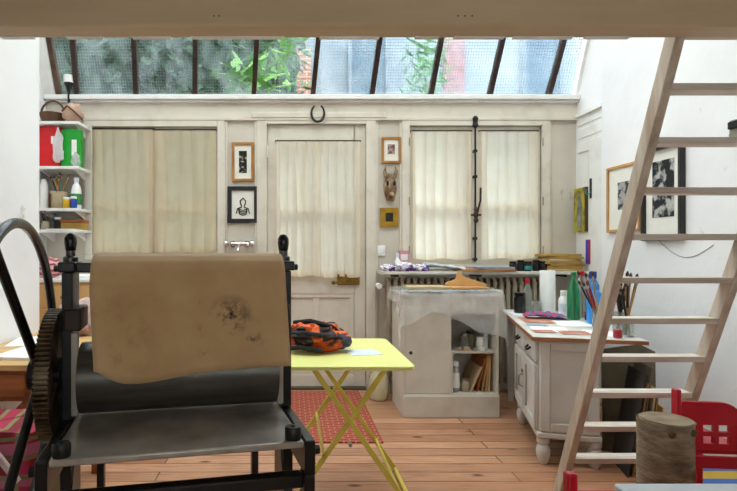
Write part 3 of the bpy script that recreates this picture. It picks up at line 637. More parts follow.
# gear: toothed rim, web with spokes
def gear(u0, u1, Rg, teeth, hub):
    bb = B(); pts = []
    for i in range(teeth):
        for f, r in ((0, Rg - .012), (.18, Rg), (.5, Rg), (.68, Rg - .012)):
            a = 2 * PI * (i + f) / teeth; pts.append((r * math.cos(a), r * math.sin(a)))
    n = len(pts); inner = [((Rg - .032) * math.cos(2 * PI * i / n), (Rg - .032) * math.sin(2 * PI * i / n)) for i in range(n)]
    vs = [(u, a, c) for u in (u0, u1) for ring in (pts, inner) for a, c in ring]
    fs = []
    for i in range(n):
        j = (i + 1) % n
        fs += [(i, j, 2*n + j, 2*n + i), (n + i, 3*n + i, 3*n + j, n + j), (i, n + i, n + j, j), (2*n + i, 2*n + j, 3*n + j, 3*n + i)]
    bb.add(vs, fs); return bb
GC = (0, UV, HB + .112)
g = obj('drive_gear', gear(-.352, -.318, .178, 84, 0), GEAR, press, loc=GC, label='brown toothed drive gear')
obj('gear_web', B().cyl((-.341, 0, 0), (-.332, 0, 0), .148, n=40), GEAR, g)
for i in range(5):
    a = 2 * PI * i / 5; obj('gear_spoke', B().bar((-.327, .04 * math.cos(a), .04 * math.sin(a)), (-.327, .148 * math.cos(a), .148 * math.sin(a)), .010, .03), GEAR, g)
obj('gear_hub', B().cyl((-.36, 0, 0), (-.318, 0, 0), .045, n=24), BLACK, g)
wh = obj('hand_wheel', B().tube([(-.428, .41 * math.cos(2 * PI * i / 72), .41 * math.sin(2 * PI * i / 72)) for i in range(72)], .014, 14, closed=True), BLACKG, press, loc=GC)
for ph in (120, 240, 0):
    a = R(ph); obj('wheel_spoke', B().tube([(-.375, .02 * math.cos(a), .02 * math.sin(a)), (-.43, .404 * math.cos(a), .404 * math.sin(a))], .0125, 12), BLACKG, wh)
obj('wheel_hub', B().cyl((-.40, 0, 0), (-.362, 0, 0), .04, n=24), BLACK, wh)
# small pinion between gear and frame
obj('axle', B().cyl((-.4, UV, HB + .112), (-.31, UV, HB + .112), .018, n=16), STEEL, press)

# felt blanket draped over the cross bars
path = [(UV + .075, .93), (UV + .07, 1.05), (UV + .068, 1.13), (UV + .06, 1.165), (UV + .035, 1.182), (UV + .0, 1.187), (UV - .025, 1.187), (UV - .052, 1.181), (UV - .076, 1.167), (UV - .094, 1.145), (UV - .104, 1.117), (UV - .109, 1.08), (UV - .112, 1.02), (UV - .115, .95), (UV - .118, .868)]
def felt(u, v):
    s_ = v * (len(path) - 1); i = min(int(s_), len(path) - 2); f = s_ - i
    y = path[i][0] * (1 - f) + path[i + 1][0] * f; z = path[i][1] * (1 - f) + path[i + 1][1] * f
    x = -.232 + .515 * u; t_ = max(0, (1.10 - z) / .235) if y < UV else 0
    x += .014 * t_ * abs(2 * u - 1)
    drop = (-.012 * math.exp(-((u - .22) / .26) ** 2) + .012 * u + .03 * math.exp(-(u / .09) ** 2)) * t_
    y += -.012 * math.sin(u * 5 + .6) * t_ - (.012 * t_ * math.exp(-((u - .2) / .2) ** 2))
    return (x, y, z + drop)
obj('felt_blanket', B().grid(felt, 40, 60), m_felt(), None, (-.242, 1.197, 0), PR, label='ink-stained tan felt blanket draped over the etching press', cat='blanket', solid=.006)

# ================================================================== RUG AND FLOOR THINGS
obj('brick_rug', B().box(-.47, .47, -.6, .6, 0, .008), m_brick('rug_pattern', '9a3020', '8a281b', 'b97d60', .075, .036, .0042), None, (.11, 3.90, 0), label='red doormat with pale brick pattern in front of the door', cat='rug')
t = thing('ceramic_jar', 'cream ceramic jar standing on the floor between door and white cabinet', 'jar', (PX(379, 4.28), 4.28, 0))
obj('body', B().lathe([(.055, 0), (.068, .008), (.08, .07), (.08, .14), (.066, .2), (.05, .225), (.05, .25), (.056, .26), (.048, .262), (.042, .225), (.02, .21)]), CERAM, t)
obj('ear', B().tube([(-.055, 0, .235), (-.085, 0, .22), (-.08, 0, .18)], .007, 8), CERAM, t)

# yellow folding table
TX0, TX1, TY0, TY1, TH = -.01, .53, 2.235, 2.95, .71
t = thing('folding_table', 'bright yellow metal folding table with crossed legs', 'table', ((TX0 + TX1) / 2, TY0, 0))
hw = (TX1 - TX0) / 2
poly = []
for cx_, cy_, a0 in ((hw - .03, .03, -90), (hw - .03, TY1 - TY0 - .03, 0), (-hw + .03, TY1 - TY0 - .03, 90), (-hw + .03, .03, 180)):
    for i in range(5): a = R(a0 + 22.5 * i); poly.append((cx_ + .03 * math.cos(a), cy_ + .03 * math.sin(a)))
obj('tabletop', B().prism(poly, 'z', TH - .018, TH), YEL, t, bevel=.003)
for y, sgn in ((.06, 1), (TY1 - TY0 - .06, 1)):
    obj('leg', B().bar((-.16, y, TH - .02), (.31, y, .012), .012, .023, (0,1,0)), YELD, t, bevel=.002)
    obj('leg', B().bar((.16, y + .016, TH - .02), (-.31, y + .016, .012), .012, .023, (0,1,0)), YELD, t, bevel=.002)
    obj('pivot', B().cyl((0, y - .01, TH * .49 + .012), (0, y + .028, TH * .49 + .012), .008, n=10), FERR, t)
for x in (-.31, .31): obj('foot_bar', B().cyl((x, .05, .012), (x, TY1 - TY0 - .04, .012), .011, n=12), YELD, t)
obj('cross_bar', B().cyl((.205, .07, .17), (.205, TY1 - TY0 - .06, .17), .008, n=10), YELD, t)
obj('cross_bar', B().cyl((-.115, .07, .31), (-.115, TY1 - TY0 - .05, .31), .008, n=10), YELD, t)
# orange backpack on it
t = thing('backpack', 'crumpled orange and black backpack lying on the yellow table', 'bag', (.12, 2.62, TH))
OR = m_stripes('orange_pack', 'e2662a', '3a2a26', 3.6, 'DIAGONAL', 9, .5, .6)
obj('body', B().sphere((0, 0, .062), .155, .13, .068, 40, 24, fn=lambda d: (1 + .34 * noise.noise(d * 2.6) + .26 * noise.noise(d * 6 + Vector((3, 0, 0)))) * (1.0 if d.z > -.5 else .86)).floor0(), OR, t)
obj('pocket', B().sphere((.05, -.07, .05), .085, .055, .048, 28, 16, fn=lambda d: 1 + .25 * noise.noise(d * 3.2 + Vector((0, 5, 0)))).floor0(), mat('orange_fabric', 'd9581f', .7, scale=8, hex2='a93d14', bump=.3), t)
for pts in ([(-.14, -.05, .08), (-.06, -.12, .10), (.03, -.13, .09), (.12, -.09, .07), (.17, -.02, .03)], [(-.10, .02, .13), (-.02, -.03, .145), (.08, -.04, .12), (.15, .01, .06)], [(-.15, -.08, .02), (-.07, -.14, .035), (.03, -.15, .02)]):
    obj('strap', B().tube(pts, .011, 8), mat('black_webbing', '24222a', .8, var=.1), t)
obj('zip_panel', B().sphere((.12, -.03, .05), .06, .07, .04, 20, 12, fn=lambda d: 1 + .2 * noise.noise(d * 3)), mat('grey_lining', '4a4656', .8, var=.1), t)
obj('paper_sheet', B().box(-.075, .075, -.07, .07, 0, .002), PAPERB, None, (.35, 2.545, TH), .2, label='small white sheet of paper on the yellow table', cat='paper')

# ================================================================== RADIATOR, MARBLE SHELF
t = thing('radiator', 'old brown-grey cast iron column radiator under the marble shelf', 'radiator', (.80, 4.46, 0))
for i in range(26):
    x = .02 + .055 * i
    obj('section', B().tube([(x, -.045, .12), (x, -.045, .93), (x, -.03, .952), (x, .03, .952), (x, .045, .93), (x, .045, .12), (x, .03, .10), (x, -.03, .10)], .018, 8, closed=True), RAD, t)
obj('manifold', B().cyl((0, 0, .90), (1.42, 0, .90), .02, n=12).cyl((0, 0, .16), (1.42, 0, .16), .02, n=12), RAD, t)
for x in (.05, 1.37): obj('foot', B().box(x - .02, x + .02, -.04, .04, 0, .10), RAD, t)
v_ = obj('valve', B().cyl((-.07, 0, .90), (0, 0, .90), .013, n=10).cyl((-.06, 0, .90), (-.06, .13, .90), .013, n=10), CHROME, t)
obj('valve_knob', B().cyl((-.06, -.07, .90), (-.06, 0, .90), .022, .026, n=14), PAINTW, v_)
t = thing('marble_shelf', 'long pale marble shelf with rounded end under the curtained window', 'shelf', (.75, 4.33, 1.0))
poly = [(.06 - .06 * math.sin(a), .06 - .06 * math.cos(a)) for a in [PI / 2 * i / 6 for i in range(7)]][::-1] + [(1.715, 0), (1.715, .244), (0, .244)]
obj('slab', B().prism(poly, 'z', 0, .024), MARBLE, t, bevel=.004)
for x in (.12, .8, 1.5): obj('bracket', B().box(x, x + .02, .03, .269, -.022, 0), IRONB, t)
MS = 1.024
# things on it
bottle('spray_bottle', 'small white spray bottle with teal label at the left end of the marble shelf', (PX(398, 4.45), 4.47, MS), [(.024, 0), (.026, .006), (.026, .08), (.014, .1), (.012, .115)], WHITEP, (.013, .03), PAPERB, (.0268, .02, .065), TEAL)
t = thing('carton', 'small pink carton behind the spray bottle', 'box', (PX(402, 4.5) + .02, 4.53, MS)); obj('carton_body', B().box(-.04, .04, -.022, .022, 0, .17), PINKL, t, bevel=.002); obj('carton_label', B().box(-.03, .03, -.0235, -.0225, .09, .14), WHITEP, t)
PUR = m_print('purple_pack', 'e6e2ea', '7a46a8', 16, .52, .6)
for i, (px, y, rx) in enumerate(((388, 4.40, .05), (405, 4.39, .07), (420, 4.40, .055))):
    crumple('tissue_pack', ['lilac and white packet at the left tip of the marble shelf', 'purple printed packet below the spray bottle', 'purple and white packet beside the folded pale blue plastic'][i], 'packet', (PX(px, y), y, MS), rx * 1.1, .06, .028 + .008 * (i == 1), PUR, .55, i * 3)
t = obj('folded_plastic', B().grid(lambda u, v: ((u - .5) * .33, (v - .5) * .16, .045 * (1 - u) ** .7 + .012 + .014 * noise.noise((u * 7, v * 6, 2)) + .01 * math.sin(v * 9)), 30, 16), mat('pale_blue_plastic', 'aebac8', .3, scale=9, hex2='d5dbe2', bump=.2), None, (PX(444, 4.43), 4.44, MS), label='folded pale blue plastic sheet on the marble shelf', cat='plastic sheet', solid=.008)
for i, (px, rz, m_, lab) in enumerate(((484, .06, CARD, 'brown card folder lowest in the pile right of the pale plastic'), (487, -.05, mat('orange_paper', 'c98a5a', .8, var=.1), 'orange paper sheet in the middle of the folder pile'), (490, .12, mat('blue_print', '56779c', .6, scale=8, hex2='9fb4c6'), 'blue printed sheet on top of the folder pile'))):
    obj('folder', B().box(-.22 + .03 * i, .22 - .03 * i, -.125 + .01 * i, .125 - .01 * i, 0, .012), m_, None, (PX(px, 4.42), 4.43 - .005 * i, MS + .0125 * i), rz, label=lab, cat='folder')
for i, px in enumerate((513, 520.5, 528, 536, 543.5)):
    y = 4.42 + (.03 if i % 2 else 0)
    labs = ['black ink tub nearest the folder pile on the marble shelf', 'second black ink tub from the folder pile', 'black ink tub with teal label in the row of tubs', 'black ink tub right of the teal-labelled one', 'last black ink tub at the right end of the row']
    tt = jar('ink_tub', labs[i], (PX(px, y), y, MS), .03, .07 + .008 * (i % 2), BLACK, BLACKG, TEAL if i == 2 else None, group='black ink tubs on the marble shelf', cat='tub')
z = MS
for i, m_ in enumerate((CARDP, KRAFT, CARD, KRAFT, CARDP, KRAFT, KRAFT)):
    hh = .02
    obj('envelope', B().box(-.155 + .01 * (i % 3), .155 - .012 * ((i + 1) % 3), -.1, .1, 0, hh), m_, None, (2.275 - .004 * i, 4.46, z), R([2, -5, 6, -3, 8, -8, 4][i]) * .5, label=['pale card folder at the bottom of the stack in the corner', 'yellow envelope second from the bottom of the corner stack', 'brown envelope third from the bottom of the corner stack', 'yellow envelope in the middle of the corner stack', 'pale envelope above the middle of the corner stack', 'yellow envelope just under the topmost one of the corner stack', 'topmost yellow envelope of the stack in the back right corner'][i], cat='envelope', group='envelopes stacked in the corner', bevel=.003)
    z += hh + .0005

# ================================================================== WHITE CABINET
CX0, CX1, CYF, CYB, CH = .811, 1.50, 3.82, 4.22, .884
t = thing('cabinet', 'low cream cabinet with one sliding door and open shelf', 'cabinet', (CX0, CYF, 0))
w, dp = CX1 - CX0, CYB - CYF
obj('carcass', B().box(0, .018, 0, dp, .0, CH - .02).box(w - .018, w, 0, dp, .0, CH - .02).box(.018, w - .018, dp - .012, dp, .16, CH - .02).box(.018, w - .018, 0, dp - .012, .145, .165).box(.018, w - .018, .012, .03, .74, CH - .02), CABP, t, bevel=.002)
obj('top', B().box(-.01, w + .01, -.012, dp, CH - .0195, CH), CABP, t, bevel=.002)
obj('plinth', B().box(0, w, -.014, -.0005, .0, .155), CABP, t, bevel=.003)
dd = obj('sliding_door', B().box(.02, .35, .006, .018, .168, .86), CABP, t, bevel=.002)
obj('finger_hole', B().cyl((.058, .004, .46), (.058, .0058, .46), .013, n=18), mat('brown_hole', '3c1d18', .6), dd)
obj('shelf', B().box(.018, w - .018, .03, dp - .013, .452, .47), CABP, t)
obj('divider', B().box(.352, .366, .02, dp - .013, .166, .45), CABP, t)
cx = lambda px, Y=3.9: PX(px, Y)
# items in cabinet
bottle('spray_can', 'grey spray can standing upright in the open cabinet', (1.215, 3.90, .1655), [(.028, 0), (.03, .006), (.03, .17), (.016, .19)], mat('grey_can', 'a9a9a8', .3, .5), (.02, .03), WHITEP, (.0305, .03, .14), WHITEP)
jar('jar', 'small dark jar beside the grey spray can in the cabinet', (1.285, 3.90, .1655), .03, .08, RAD, FERR)
for i, (x, a, hh, m_, lb) in enumerate(((1.335, .42, .2, CARDP, 'pale board leaning furthest in the open cabinet'), (1.385, .25, .25, OAK, 'reddish wooden board leaning in the open cabinet'), (1.42, .16, .27, CARD, 'brown card leaning in the middle of the open cabinet'), (1.45, .08, .245, CARDP, 'pale card standing nearly upright in the open cabinet'), (1.468, .03, .26, LIGHTW, 'light wood board against the side of the open cabinet'))):
    o = obj('board', B().box(-.005, .005, -.13, .13, 0, hh), m_, None, (x - .02, 4.0 + .01 * (i % 2), .1665), 0, label=lb, cat='board'); o.rotation_euler = (0, a, 0)
jar('jar', 'pale jar on the upper shelf of the open cabinet', (1.28, 3.91, .4705), .028, .1, GLASSJ, FERR)
jar('jar', 'white pot at the right end of the upper cabinet shelf', (1.40, 3.92, .4705), .03, .075, PAINTW, WHITEP)
jar('jar', 'dark pot between the pale jar and the white pot in the cabinet', (1.34, 3.96, .4705), .03, .11, CARDG, BLACK)
for i in range(4): obj('tin', B().lathe([(.02, 0), (.021, .003), (.021, .024), (.018, .026)]), [RAD, CARDP, FERR, PAINTW][i], None, (1.23 + .055 * i, 3.865, .4705), label=['grey flat tin in front row of the upper cabinet shelf', 'beige flat tin in front row of the upper cabinet shelf', 'metal flat tin in front row of the upper cabinet shelf', 'white flat tin in front row of the upper cabinet shelf'][i], cat='tin')
obj('book', B().box(-.012, .012, -.08, .08, 0, .11), PAPERB, None, (1.445, 4.0, .4705), label='pale book upright on the upper cabinet shelf', cat='book')
# board and papers on top, polythene over all
obj('drawing_board', B().box(-.30, .30, -.17, .17, 0, .014), CARDD, None, (1.16, 4.0, CH + .010), label='dark drawing board lying on the cabinet under the polythene', cat='board')
obj('paper_stack', B().box(-.15, .15, -.12, .12, 0, .014), CARDP, None, (1.02, 4.0, CH + .032), -.05, label='cream papers on the left of the cabinet top', cat='papers')
obj('print_sheet', B().box(-.14, .14, -.13, .13, 0, .01), mat('orange_paper2', 'd1a06b', .8, hex2='b98450', scale=6), None, (1.31, 4.0, CH + .032), .12, label='tan printed sheets on the right of the cabinet top', cat='papers')
o = obj('folded_card', B().prism([(-.12, 0), (.18, 0), (.18, .015), (.02, .07), (-.03, .12), (-.045, .05), (-.12, .02)], 'y', -.015, .015), LIGHTW, None, (1.31, 4.06, CH + .043), R(-14), label='pale folded triangular card on top of the tan sheets', cat='card', bevel=.002)  # a folded triangular card, built as a thick prism
def sheet(u, v):     # v 0..1 : back of the top to the bottom of the front flap ; u across with both side flaps
    W_, D_ = w + .03, dp + .03
    drop = .15 + .2 * max(0, (u - .42) / .58) ** .7 + .11 * math.exp(-((u - .06) / .16) ** 2) + .02 * noise.noise((u * 6, 1, 2))
    L = D_ + drop; s_ = v * L
    y = dp - s_ if s_ < D_ else -.03; z = CH + .027 if s_ < D_ else CH + .027 - (s_ - D_)
    x = -.07 + (w + .12) * u
    if s_ >= D_:
        y += -.018 * (s_ - D_) / .2 + .012 * math.sin(u * 23) * min(1, (s_ - D_) / .08) + .012 * noise.noise((u * 9, z * 7, 0)) - .01
    else: z += .004 + .003 * noise.noise((u * 7, s_ * 9, 4))
    if x < -.02: z -= (-.02 - x) * (1.9 + 1.5 * (v > .5)); x = -.02 - (-.02 - x) * .45
    if x > w + .02: z -= (x - w - .02) * 2.4; x = w + .02 + (x - w - .02) * .4
    return (x, y, z)
obj('polythene_sheet', B().grid(sheet, 48, 48), FILM, None, (CX0, CYF, 0), label='clear polythene sheet draped over the cream cabinet', cat='plastic sheet')

# ================================================================== DESK
DA = R(-15)
D0 = Vector((1.35, 2.95, 0))
def dk(a, bb, z=0): return (D0.x + .2588 * a + .9659 * bb, D0.y + .9659 * a - .2588 * bb, z)
t = thing('desk', 'old grey-white painted desk with drawers, doors and turned feet', 'desk', tuple(D0), DA)
DH = .72
obj('desktop', B().box(0, .56, 0, 1.40, DH - .022, DH), mat('top_board', 'd9d6d0', .5, scale=4, hex2='c3beb6'), t, bevel=.003)
obj('edge_strip', B().box(0, .56, -.006, -.0005, DH - .022, DH - .002).box(-.006, -.0005, 0, 1.40, DH - .022, DH - .002), mat('edge_wood', 'a5673e', .5, scale=8), t)
ZB = .15
obj('carcass', B().box(.035, .34, .035, .80, ZB, DH - .023), GREYP, t, bevel=.006)
obj('plinth_moulding', B().box(.022, .35, .022, .812, ZB, ZB + .035), GREYP, t, bevel=.008)
obj('side_panel', B().frame(.04, .335, ZB + .04, DH - .03, .05, .022, .034), GREYP, t, bevel=.006)
for y0 in (.05, .43):
    dd = obj('drawer', B().box(.018, .034, y0, y0 + .355, .565, .685), GREYP, t, bevel=.005)
    obj('drawer_pull', B().tube([(.016, y0 + .14, .63), (.0, y0 + .15, .615), (-.004, y0 + .18, .61), (.0, y0 + .21, .615), (.016, y0 + .22, .63)], .007, 8), BLACK, dd)
    dd = obj('door', B().box(.022, .034, y0, y0 + .355, .19, .55), GREYP, t, bevel=.004)
    fb = B()
    for q in ((y0, y0 + .05, .19, .55), (y0 + .305, y0 + .355, .19, .55), (y0 + .05, y0 + .305, .19, .24), (y0 + .05, y0 + .305, .50, .55)): fb.box(.010, .0215, *q)
    obj('door_frame', fb, GREYP, dd, bevel=.004)
obj('door_handle', B().tube([(.008, .425, .42), (-.014, .425, .41), (-.014, .425, .35), (.008, .425, .34)], .006, 8).cyl((.009, .425, .44), (.0, .425, .44), .012, n=12), FERR, t)
for a, c in ((.06, .06), (.06, .77), (.32, .06), (.32, .77)):
    obj('foot', B().lathe([(.018, 0), (.026, .012), (.036, .05), (.038, .08), (.03, .105), (.024, .11), (.034, .122), (.034, .149)], (a, c, 0), 18), GREYP, t)
obj('rear_leg', B().box(.04, .08, 1.33, 1.37, 0, DH - .023), GREYP, t); obj('rear_leg', B().box(.48, .52, 1.33, 1.37, 0, DH - .023), GREYP, t)
# on the desk
def dput(px, y_base):       # where the sight line through the base meets the table top
    Y = (EYE - DH) * F / (y_base - CY); return PX(px, Y), Y
sheets = [((.13, 1.12), (.2, .26), 'paper', 'p'), ((.33, 1.0), (.24, .3), 'blueish', 'pb'), ((.14, .72), (.19, .26), 'print', 'r'), ((.33, .62), (.22, .28), 'white', 'p'), ((.14, .30), (.2, .24), 'white', 'p'), ((.25, .19), (.16, .14), 'print', 'r'), ((.40, .22), (.2, .22), 'white', 'p')]
RP = m_brick('red_print', 'c4664a', 'cf7d62', 'f1ede6', .2, .15, .02)
RP2 = mat('red_print_sheet', 'bb735c', .8, scale=7, hex2='d9b0a2', lo=.5, hi=.7)
slab = ['white sheet at the far end of the desk', 'bluish sheet near the paper roll on the desk', 'terracotta print near the left edge in the middle of the desk', 'white sheet in the middle of the desk under the bottles', 'white sheet at the near left corner of the desk', 'terracotta print at the near edge of the desk', 'white sheet below the brush jars at the near edge of the desk']
for i, ((bx, ay), (sw, sh), nm, kd) in enumerate(sheets):
    p = dk(ay, bx, DH + .0006 + .0012 * (i % 3))
    obj('print_sheet' if kd == 'r' else 'paper_sheet', B().box(-sw/2, sw/2, -sh/2, sh/2, 0, .001), {'p': PAPER, 'pb': PAPERB, 'r': RP2}[kd], None, p, DA + R([4, -6, 3, 9, -4, 5, -12][i]), label=slab[i], cat='paper')
obj('print_sheet', B().box(-.06, .06, -.05, .05, 0, .001), RP2, None, dk(.20, .09, DH + .0042), DA + .1, label='small terracotta print on the white sheet at the near left corner', cat='paper')
obj('print_sheet', B().box(-.06, .06, -.05, .05, 0, .001), mat('blue_wash', '9db3c4', .8), None, dk(.48, .10, DH + .0042), DA, label='small blue-grey print on the desk between the terracotta prints', cat='paper')
p = dk(1.16, .10); jar('ink_jar', 'black ink jar at the far left end of the desk', (p[0], p[1], DH + .004), .042, .13, BLACK, BLACKG)
p = dk(1.2, .16); bottle('water_bottle', 'clear bottle with red cap beside the black ink jar', (p[0], p[1], DH + .004), [(.028, 0), (.031, .008), (.031, .16), (.014, .21), (.013, .225)], GLASSJ, (.016, .03), REDP)
p = dk(1.2, .22); jar('glass_jar', 'small empty glass jar left of the paper towel roll', (p[0], p[1], DH + .004), .038, .09, GLASSJ)
p = dk(1.25, .31); t = thing('paper_towel_roll', 'white paper towel roll standing on end on the desk', 'paper roll', (p[0], p[1], DH + .005))
obj('roll', B().lathe([(.053, 0), (.055, .003), (.055, .315), (.053, .318), (.022, .318), (.022, .3), (.005, .3)]), PAPER, t); obj('core', B().lathe([(.0215, .25), (.0215, .3185), (.019, .3185), (.019, .25)]), CARD, t)
o = obj('rag', B().grid(lambda u, v: ((u - .5) * .27, (v - .5) * .16, .008 + .03 * abs(noise.noise((u * 6, v * 5, 3))) + .028 * math.sin(u * PI) * (.6 + .4 * math.sin(v * 8 + u * 6))), 30, 20), m_stripes('rag_cloth', 'b9426a', '4b6c9e', 9, 'DIAGONAL', 10, .35, .65), None, (*dk(.86, .22)[:2], DH + .004), DA, label='crumpled pink and blue rag on the desk', cat='rag', solid=.004)
p = dput(564, 316.5); bottle('white_bottle', 'squat white plastic bottle in the middle of the desk', (p[0], p[1], DH + .004), [(.034, 0), (.037, .006), (.037, .12), (.024, .14), (.022, .15)], WHITEP, (.024, .03), WHITEP, (.0376, .03, .09), PAPERB)
p = dput(576, 320); bottle('green_bottle', 'green transparent plastic bottle on the desk', (p[0], p[1] + .03, DH + .004), [(.036, 0), (.042, .01), (.042, .15), (.04, .19), (.018, .27), (.015, .30)], GREENG, (.016, .02), mat('green_cap', '1d7a3c', .4))
p = dput(583, 319); bottle('ink_bottle', 'small black bottle with red cap in front of the blue bottle', (p[0] - .005, p[1] - .08, DH + .004), [(.024, 0), (.026, .005), (.026, .05), (.012, .06), (.012, .065)], BLACK, (.014, .04), REDP, (.0264, .035, .048), REDP)
p = dk(.68, .47); bottle('blue_bottle', 'large bright blue bottle on the desk beside the ladder', (p[0] + .0, p[1] - .02, DH + .004), [(.04, 0), (.044, .008), (.044, .19), (.03, .21), (.028, .215)], BLUEP, (.018, .045), BLUEP, None)
p = dk(.95, .49); bottle('clear_bottle', 'clear bottle with red cap behind the blue bottle', (p[0] + .0, p[1] + .04, DH + .004), [(.036, 0), (.04, .01), (.04, .22), (.018, .28), (.016, .295)], GLASSJ, (.02, .03), REDP)
p = dk(.78, .50); bottle('blue_bottle', 'bottle with blue cap standing behind the dark brushes', (p[0], p[1], DH + .004), [(.036, 0), (.038, .01), (.038, .24), (.02, .28), (.018, .29)], mat('blue_clear', '5f9fd8', .2, trans=.3), (.022, .04), BLUED)
def brush_jar(px, yb, r, h, n, lab, blab, grp, seed, L0=.24, left=False):
    random.seed(seed); x, y = dk(px, yb)[:2]
    t = thing('brush_jar', lab, 'jar', (x, y, DH + .0045)); obj('glass', B().lathe([(r * .9, 0), (r, .005), (r, h), (r * .92, h), (r * .92, .008), (.005, .008)]), GLASSJ, t)
    for i in range(n):
        az = 2 * PI * i / n + random.random() * .5; tl = .10 + .2 * random.random()
        if left: az = PI * (.65 + .7 * i / n); tl = .2 + .3 * random.random()
        brush((x - r * .5 * math.cos(az), y - r * .5 * math.sin(az), DH + .0135), tl, az, L0 + random.random() * .1, random.choice((BRUSHH, BRUSHH, BRUSHH, BRUSHO, BRUSHR)), blab, grp, r=.0045, hr=.009)
brush_jar(.45, .445, .036, .12, 7, 'glass jar of dark brushes behind the ladder stringer', 'dark paint brush in the glass jar behind the ladder stringer', 'brushes in the jar behind the stringer', 3, .28, True)
brush_jar(.25, .50, .036, .12, 9, 'glass jar of brushes right of the ladder stringer', 'paint brush in the jar right of the ladder stringer', 'brushes in the jar right of the stringer', 11, .26)
brush_jar(.13, .50, .034, .11, 9, 'glass jar of brushes at the right end of the desk', 'paint brush in the jar at the right end of the desk', 'brushes in the right end jar', 17, .25)
p = dk(.05, .43); jar('paint_jar', 'small jar of red paint in front of the brush jars', (p[0], p[1] , DH + .0045), .022, .045, mat('red_paint', 'b3303a', .4), None)

# boards and portfolios leaning beyond the desk on the right
o = obj('portfolio', B().prism([(0, 0), (.28, 0), (.28, .60), (.20, .64), (0, .60)], 'y', 0, .016), CARDG, None, (PX(606, 3.14), 3.17, .004), label='large green-grey portfolio standing behind the leaning boards at the right', cat='board'); o.rotation_euler = (R(-2), 0, R(-15))
lean = [(.70, .02, .55, CARDD, 'black board nearest the desk side among the leaning boards'), (.69, .055, .50, CARD, 'brown board second from the desk side'), (.66, .085, .58, CARDG, 'grey-green board third from the desk side'), (.64, .11, .47, CARDP, 'pale board fourth from the desk side'), (.62, .135, .42, CARDD, 'short black board fifth from the desk side'), (.60, .16, .46, CARD, 'brown board sixth from the desk side'), (.58, .185, .37, LIGHTW, 'short light wooden board at the right end of the leaning boards')]
for i, (_, dx, hh, m_, lb) in enumerate(lean):
    o = obj('board', B().box(0, .007, 0, .26, 0, hh), m_, None, (1.755 + dx, 2.80 + .012 * (i % 3), .002), label=lb, cat='board', group='boards leaning beside the desk'); o.rotation_euler = (0, R(9 - 1.0 * i), R(-15))
# ================================================================== LADDER
def lad_y(h): return 2.584 - h / 2.45
t = thing('ladder', 'whitewashed wooden loft ladder leaning up to the mezzanine beam', 'ladder', (1.562, lad_y(0), 0))
LX, LY = 1.562, lad_y(0)
dirv = Vector((0, -1 / 2.45, 1)); HT = 1.80
for s in (-1, 1):
    x = s * .24
    h1 = 2.25; bb = B()
    vs = [(x + sx * .017, -h / 2.45 + d_, h) for h in (0, h1) for d_ in (.0, .062) for sx in (-1, 1)]
    bb.add(vs, [(0,2,3,1),(4,5,7,6),(0,1,5,4),(2,6,7,3),(0,4,6,2),(1,3,7,5)])
    obj('stringer', bb, LADW, t, bevel=.003)
for i in range(-2, 10):
    h = 1.773 - .174 * i; y = -h / 2.45
    obj('tread', B().box(-.222, .222, y + .001, y + .075, h - .012, h + .012), LADT, t, bevel=.002)

# ================================================================== RED CHAIRS, TABLE, LOG, RUG
def chair(label, loc, rz):
    t = thing('red_chair', label, 'chair', loc, rz)
    def rounded(x0, x1, z0, z1, r0, r1):
        pts = [(x0, z0), (x1, z0)]
        for i in range(9): a = R(90 * i / 8); pts.append((x1 - r1 + r1 * math.cos(a), z1 - r1 + r1 * math.sin(a)))
        for i in range(5): a = R(90 + 90 * i / 4); pts.append((x0 + r0 + r0 * math.cos(a), z1 - r0 + r0 * math.sin(a)))
        return pts
    # back shell with four slots : built as strips around the openings
    bb = B(); x0, x1, z0, z1 = -.105, .112, .46, .635
    hs = [(.015, .045, .535, .56), (.065, .095, .53, .555), (.015, .045, .49, .515), (.065, .095, .485, .51)]
    bb.prism(rounded(x0, x1, .552, z1, .01, .08), 'y', -.009, .009)
    bb.box(x0, -.03, -.009, .009, z0, .552).box(.062, x1, -.009, .009, z0, .552).box(.008, .024, -.009, .009, z0, .552)
    for xa, xb in ((-.03, .008), (.024, .062)): bb.box(xa, xb, -.009, .009, z0, .482).box(xa, xb, -.009, .009, .508, .526)
    obj('backrest', bb, REDP, t, bevel=.002)
    obj('back_post', B().box(-.131, -.107, -.014, .014, .0, .68), REDP, t, bevel=.005); obj('back_post', B().box(.114, .135, -.014, .014, .0, .54), REDP, t, bevel=.005)
    obj('seat', B().box(-.10, .15, .018, .30, .432, .455), REDP, t, bevel=.008)
    for s in (-1, 1): obj('leg', B().box(.02 + s * .105 - .012, .02 + s * .105 + .012, .26, .285, 0, .431), REDP, t, bevel=.004)
    obj('seat_rail', B().box(-.105, .112, -.008, .010, .39, .431), REDP, t)
    return t
c1 = chair('red plastic chair with slotted back in front of the ladder', (1.565, 1.98, 0), R(-6))
c2 = dup(c1, (.775, 1.245, 0), R(180), label='red chair tucked under the pale table at the bottom right')
c2.scale = (-1, 1, 1)
for ch in list(c2.children): pass
t = thing('small_table', 'pale bluish-white table at the bottom right corner', 'table', (.73, .50, 0))
obj('tabletop', B().box(0, .95, 0, .70, .653, .675), PAPERB, t, bevel=.005)
for x in (.30, .85):
    for y in (.04, .60): obj('leg', B().box(x, x + .04, y, y + .04, 0, .652), WHITEP, t, bevel=.003)
t = thing('log', 'upright grey-brown log with cut top in front of the red chair', 'log', (PX(666.5, 1.7), 1.70, 0))
def logf(u, v):
    a = u * 2 * PI; r = .077 + .004 * math.sin(a * 3) + .003 * noise.noise((math.cos(a) * 3, math.sin(a) * 3, v * 5)); return (r * math.cos(a), r * math.sin(a), v * .66)
bb = B().grid(logf, 40, 12); obj('bark', bb, CORK, t)
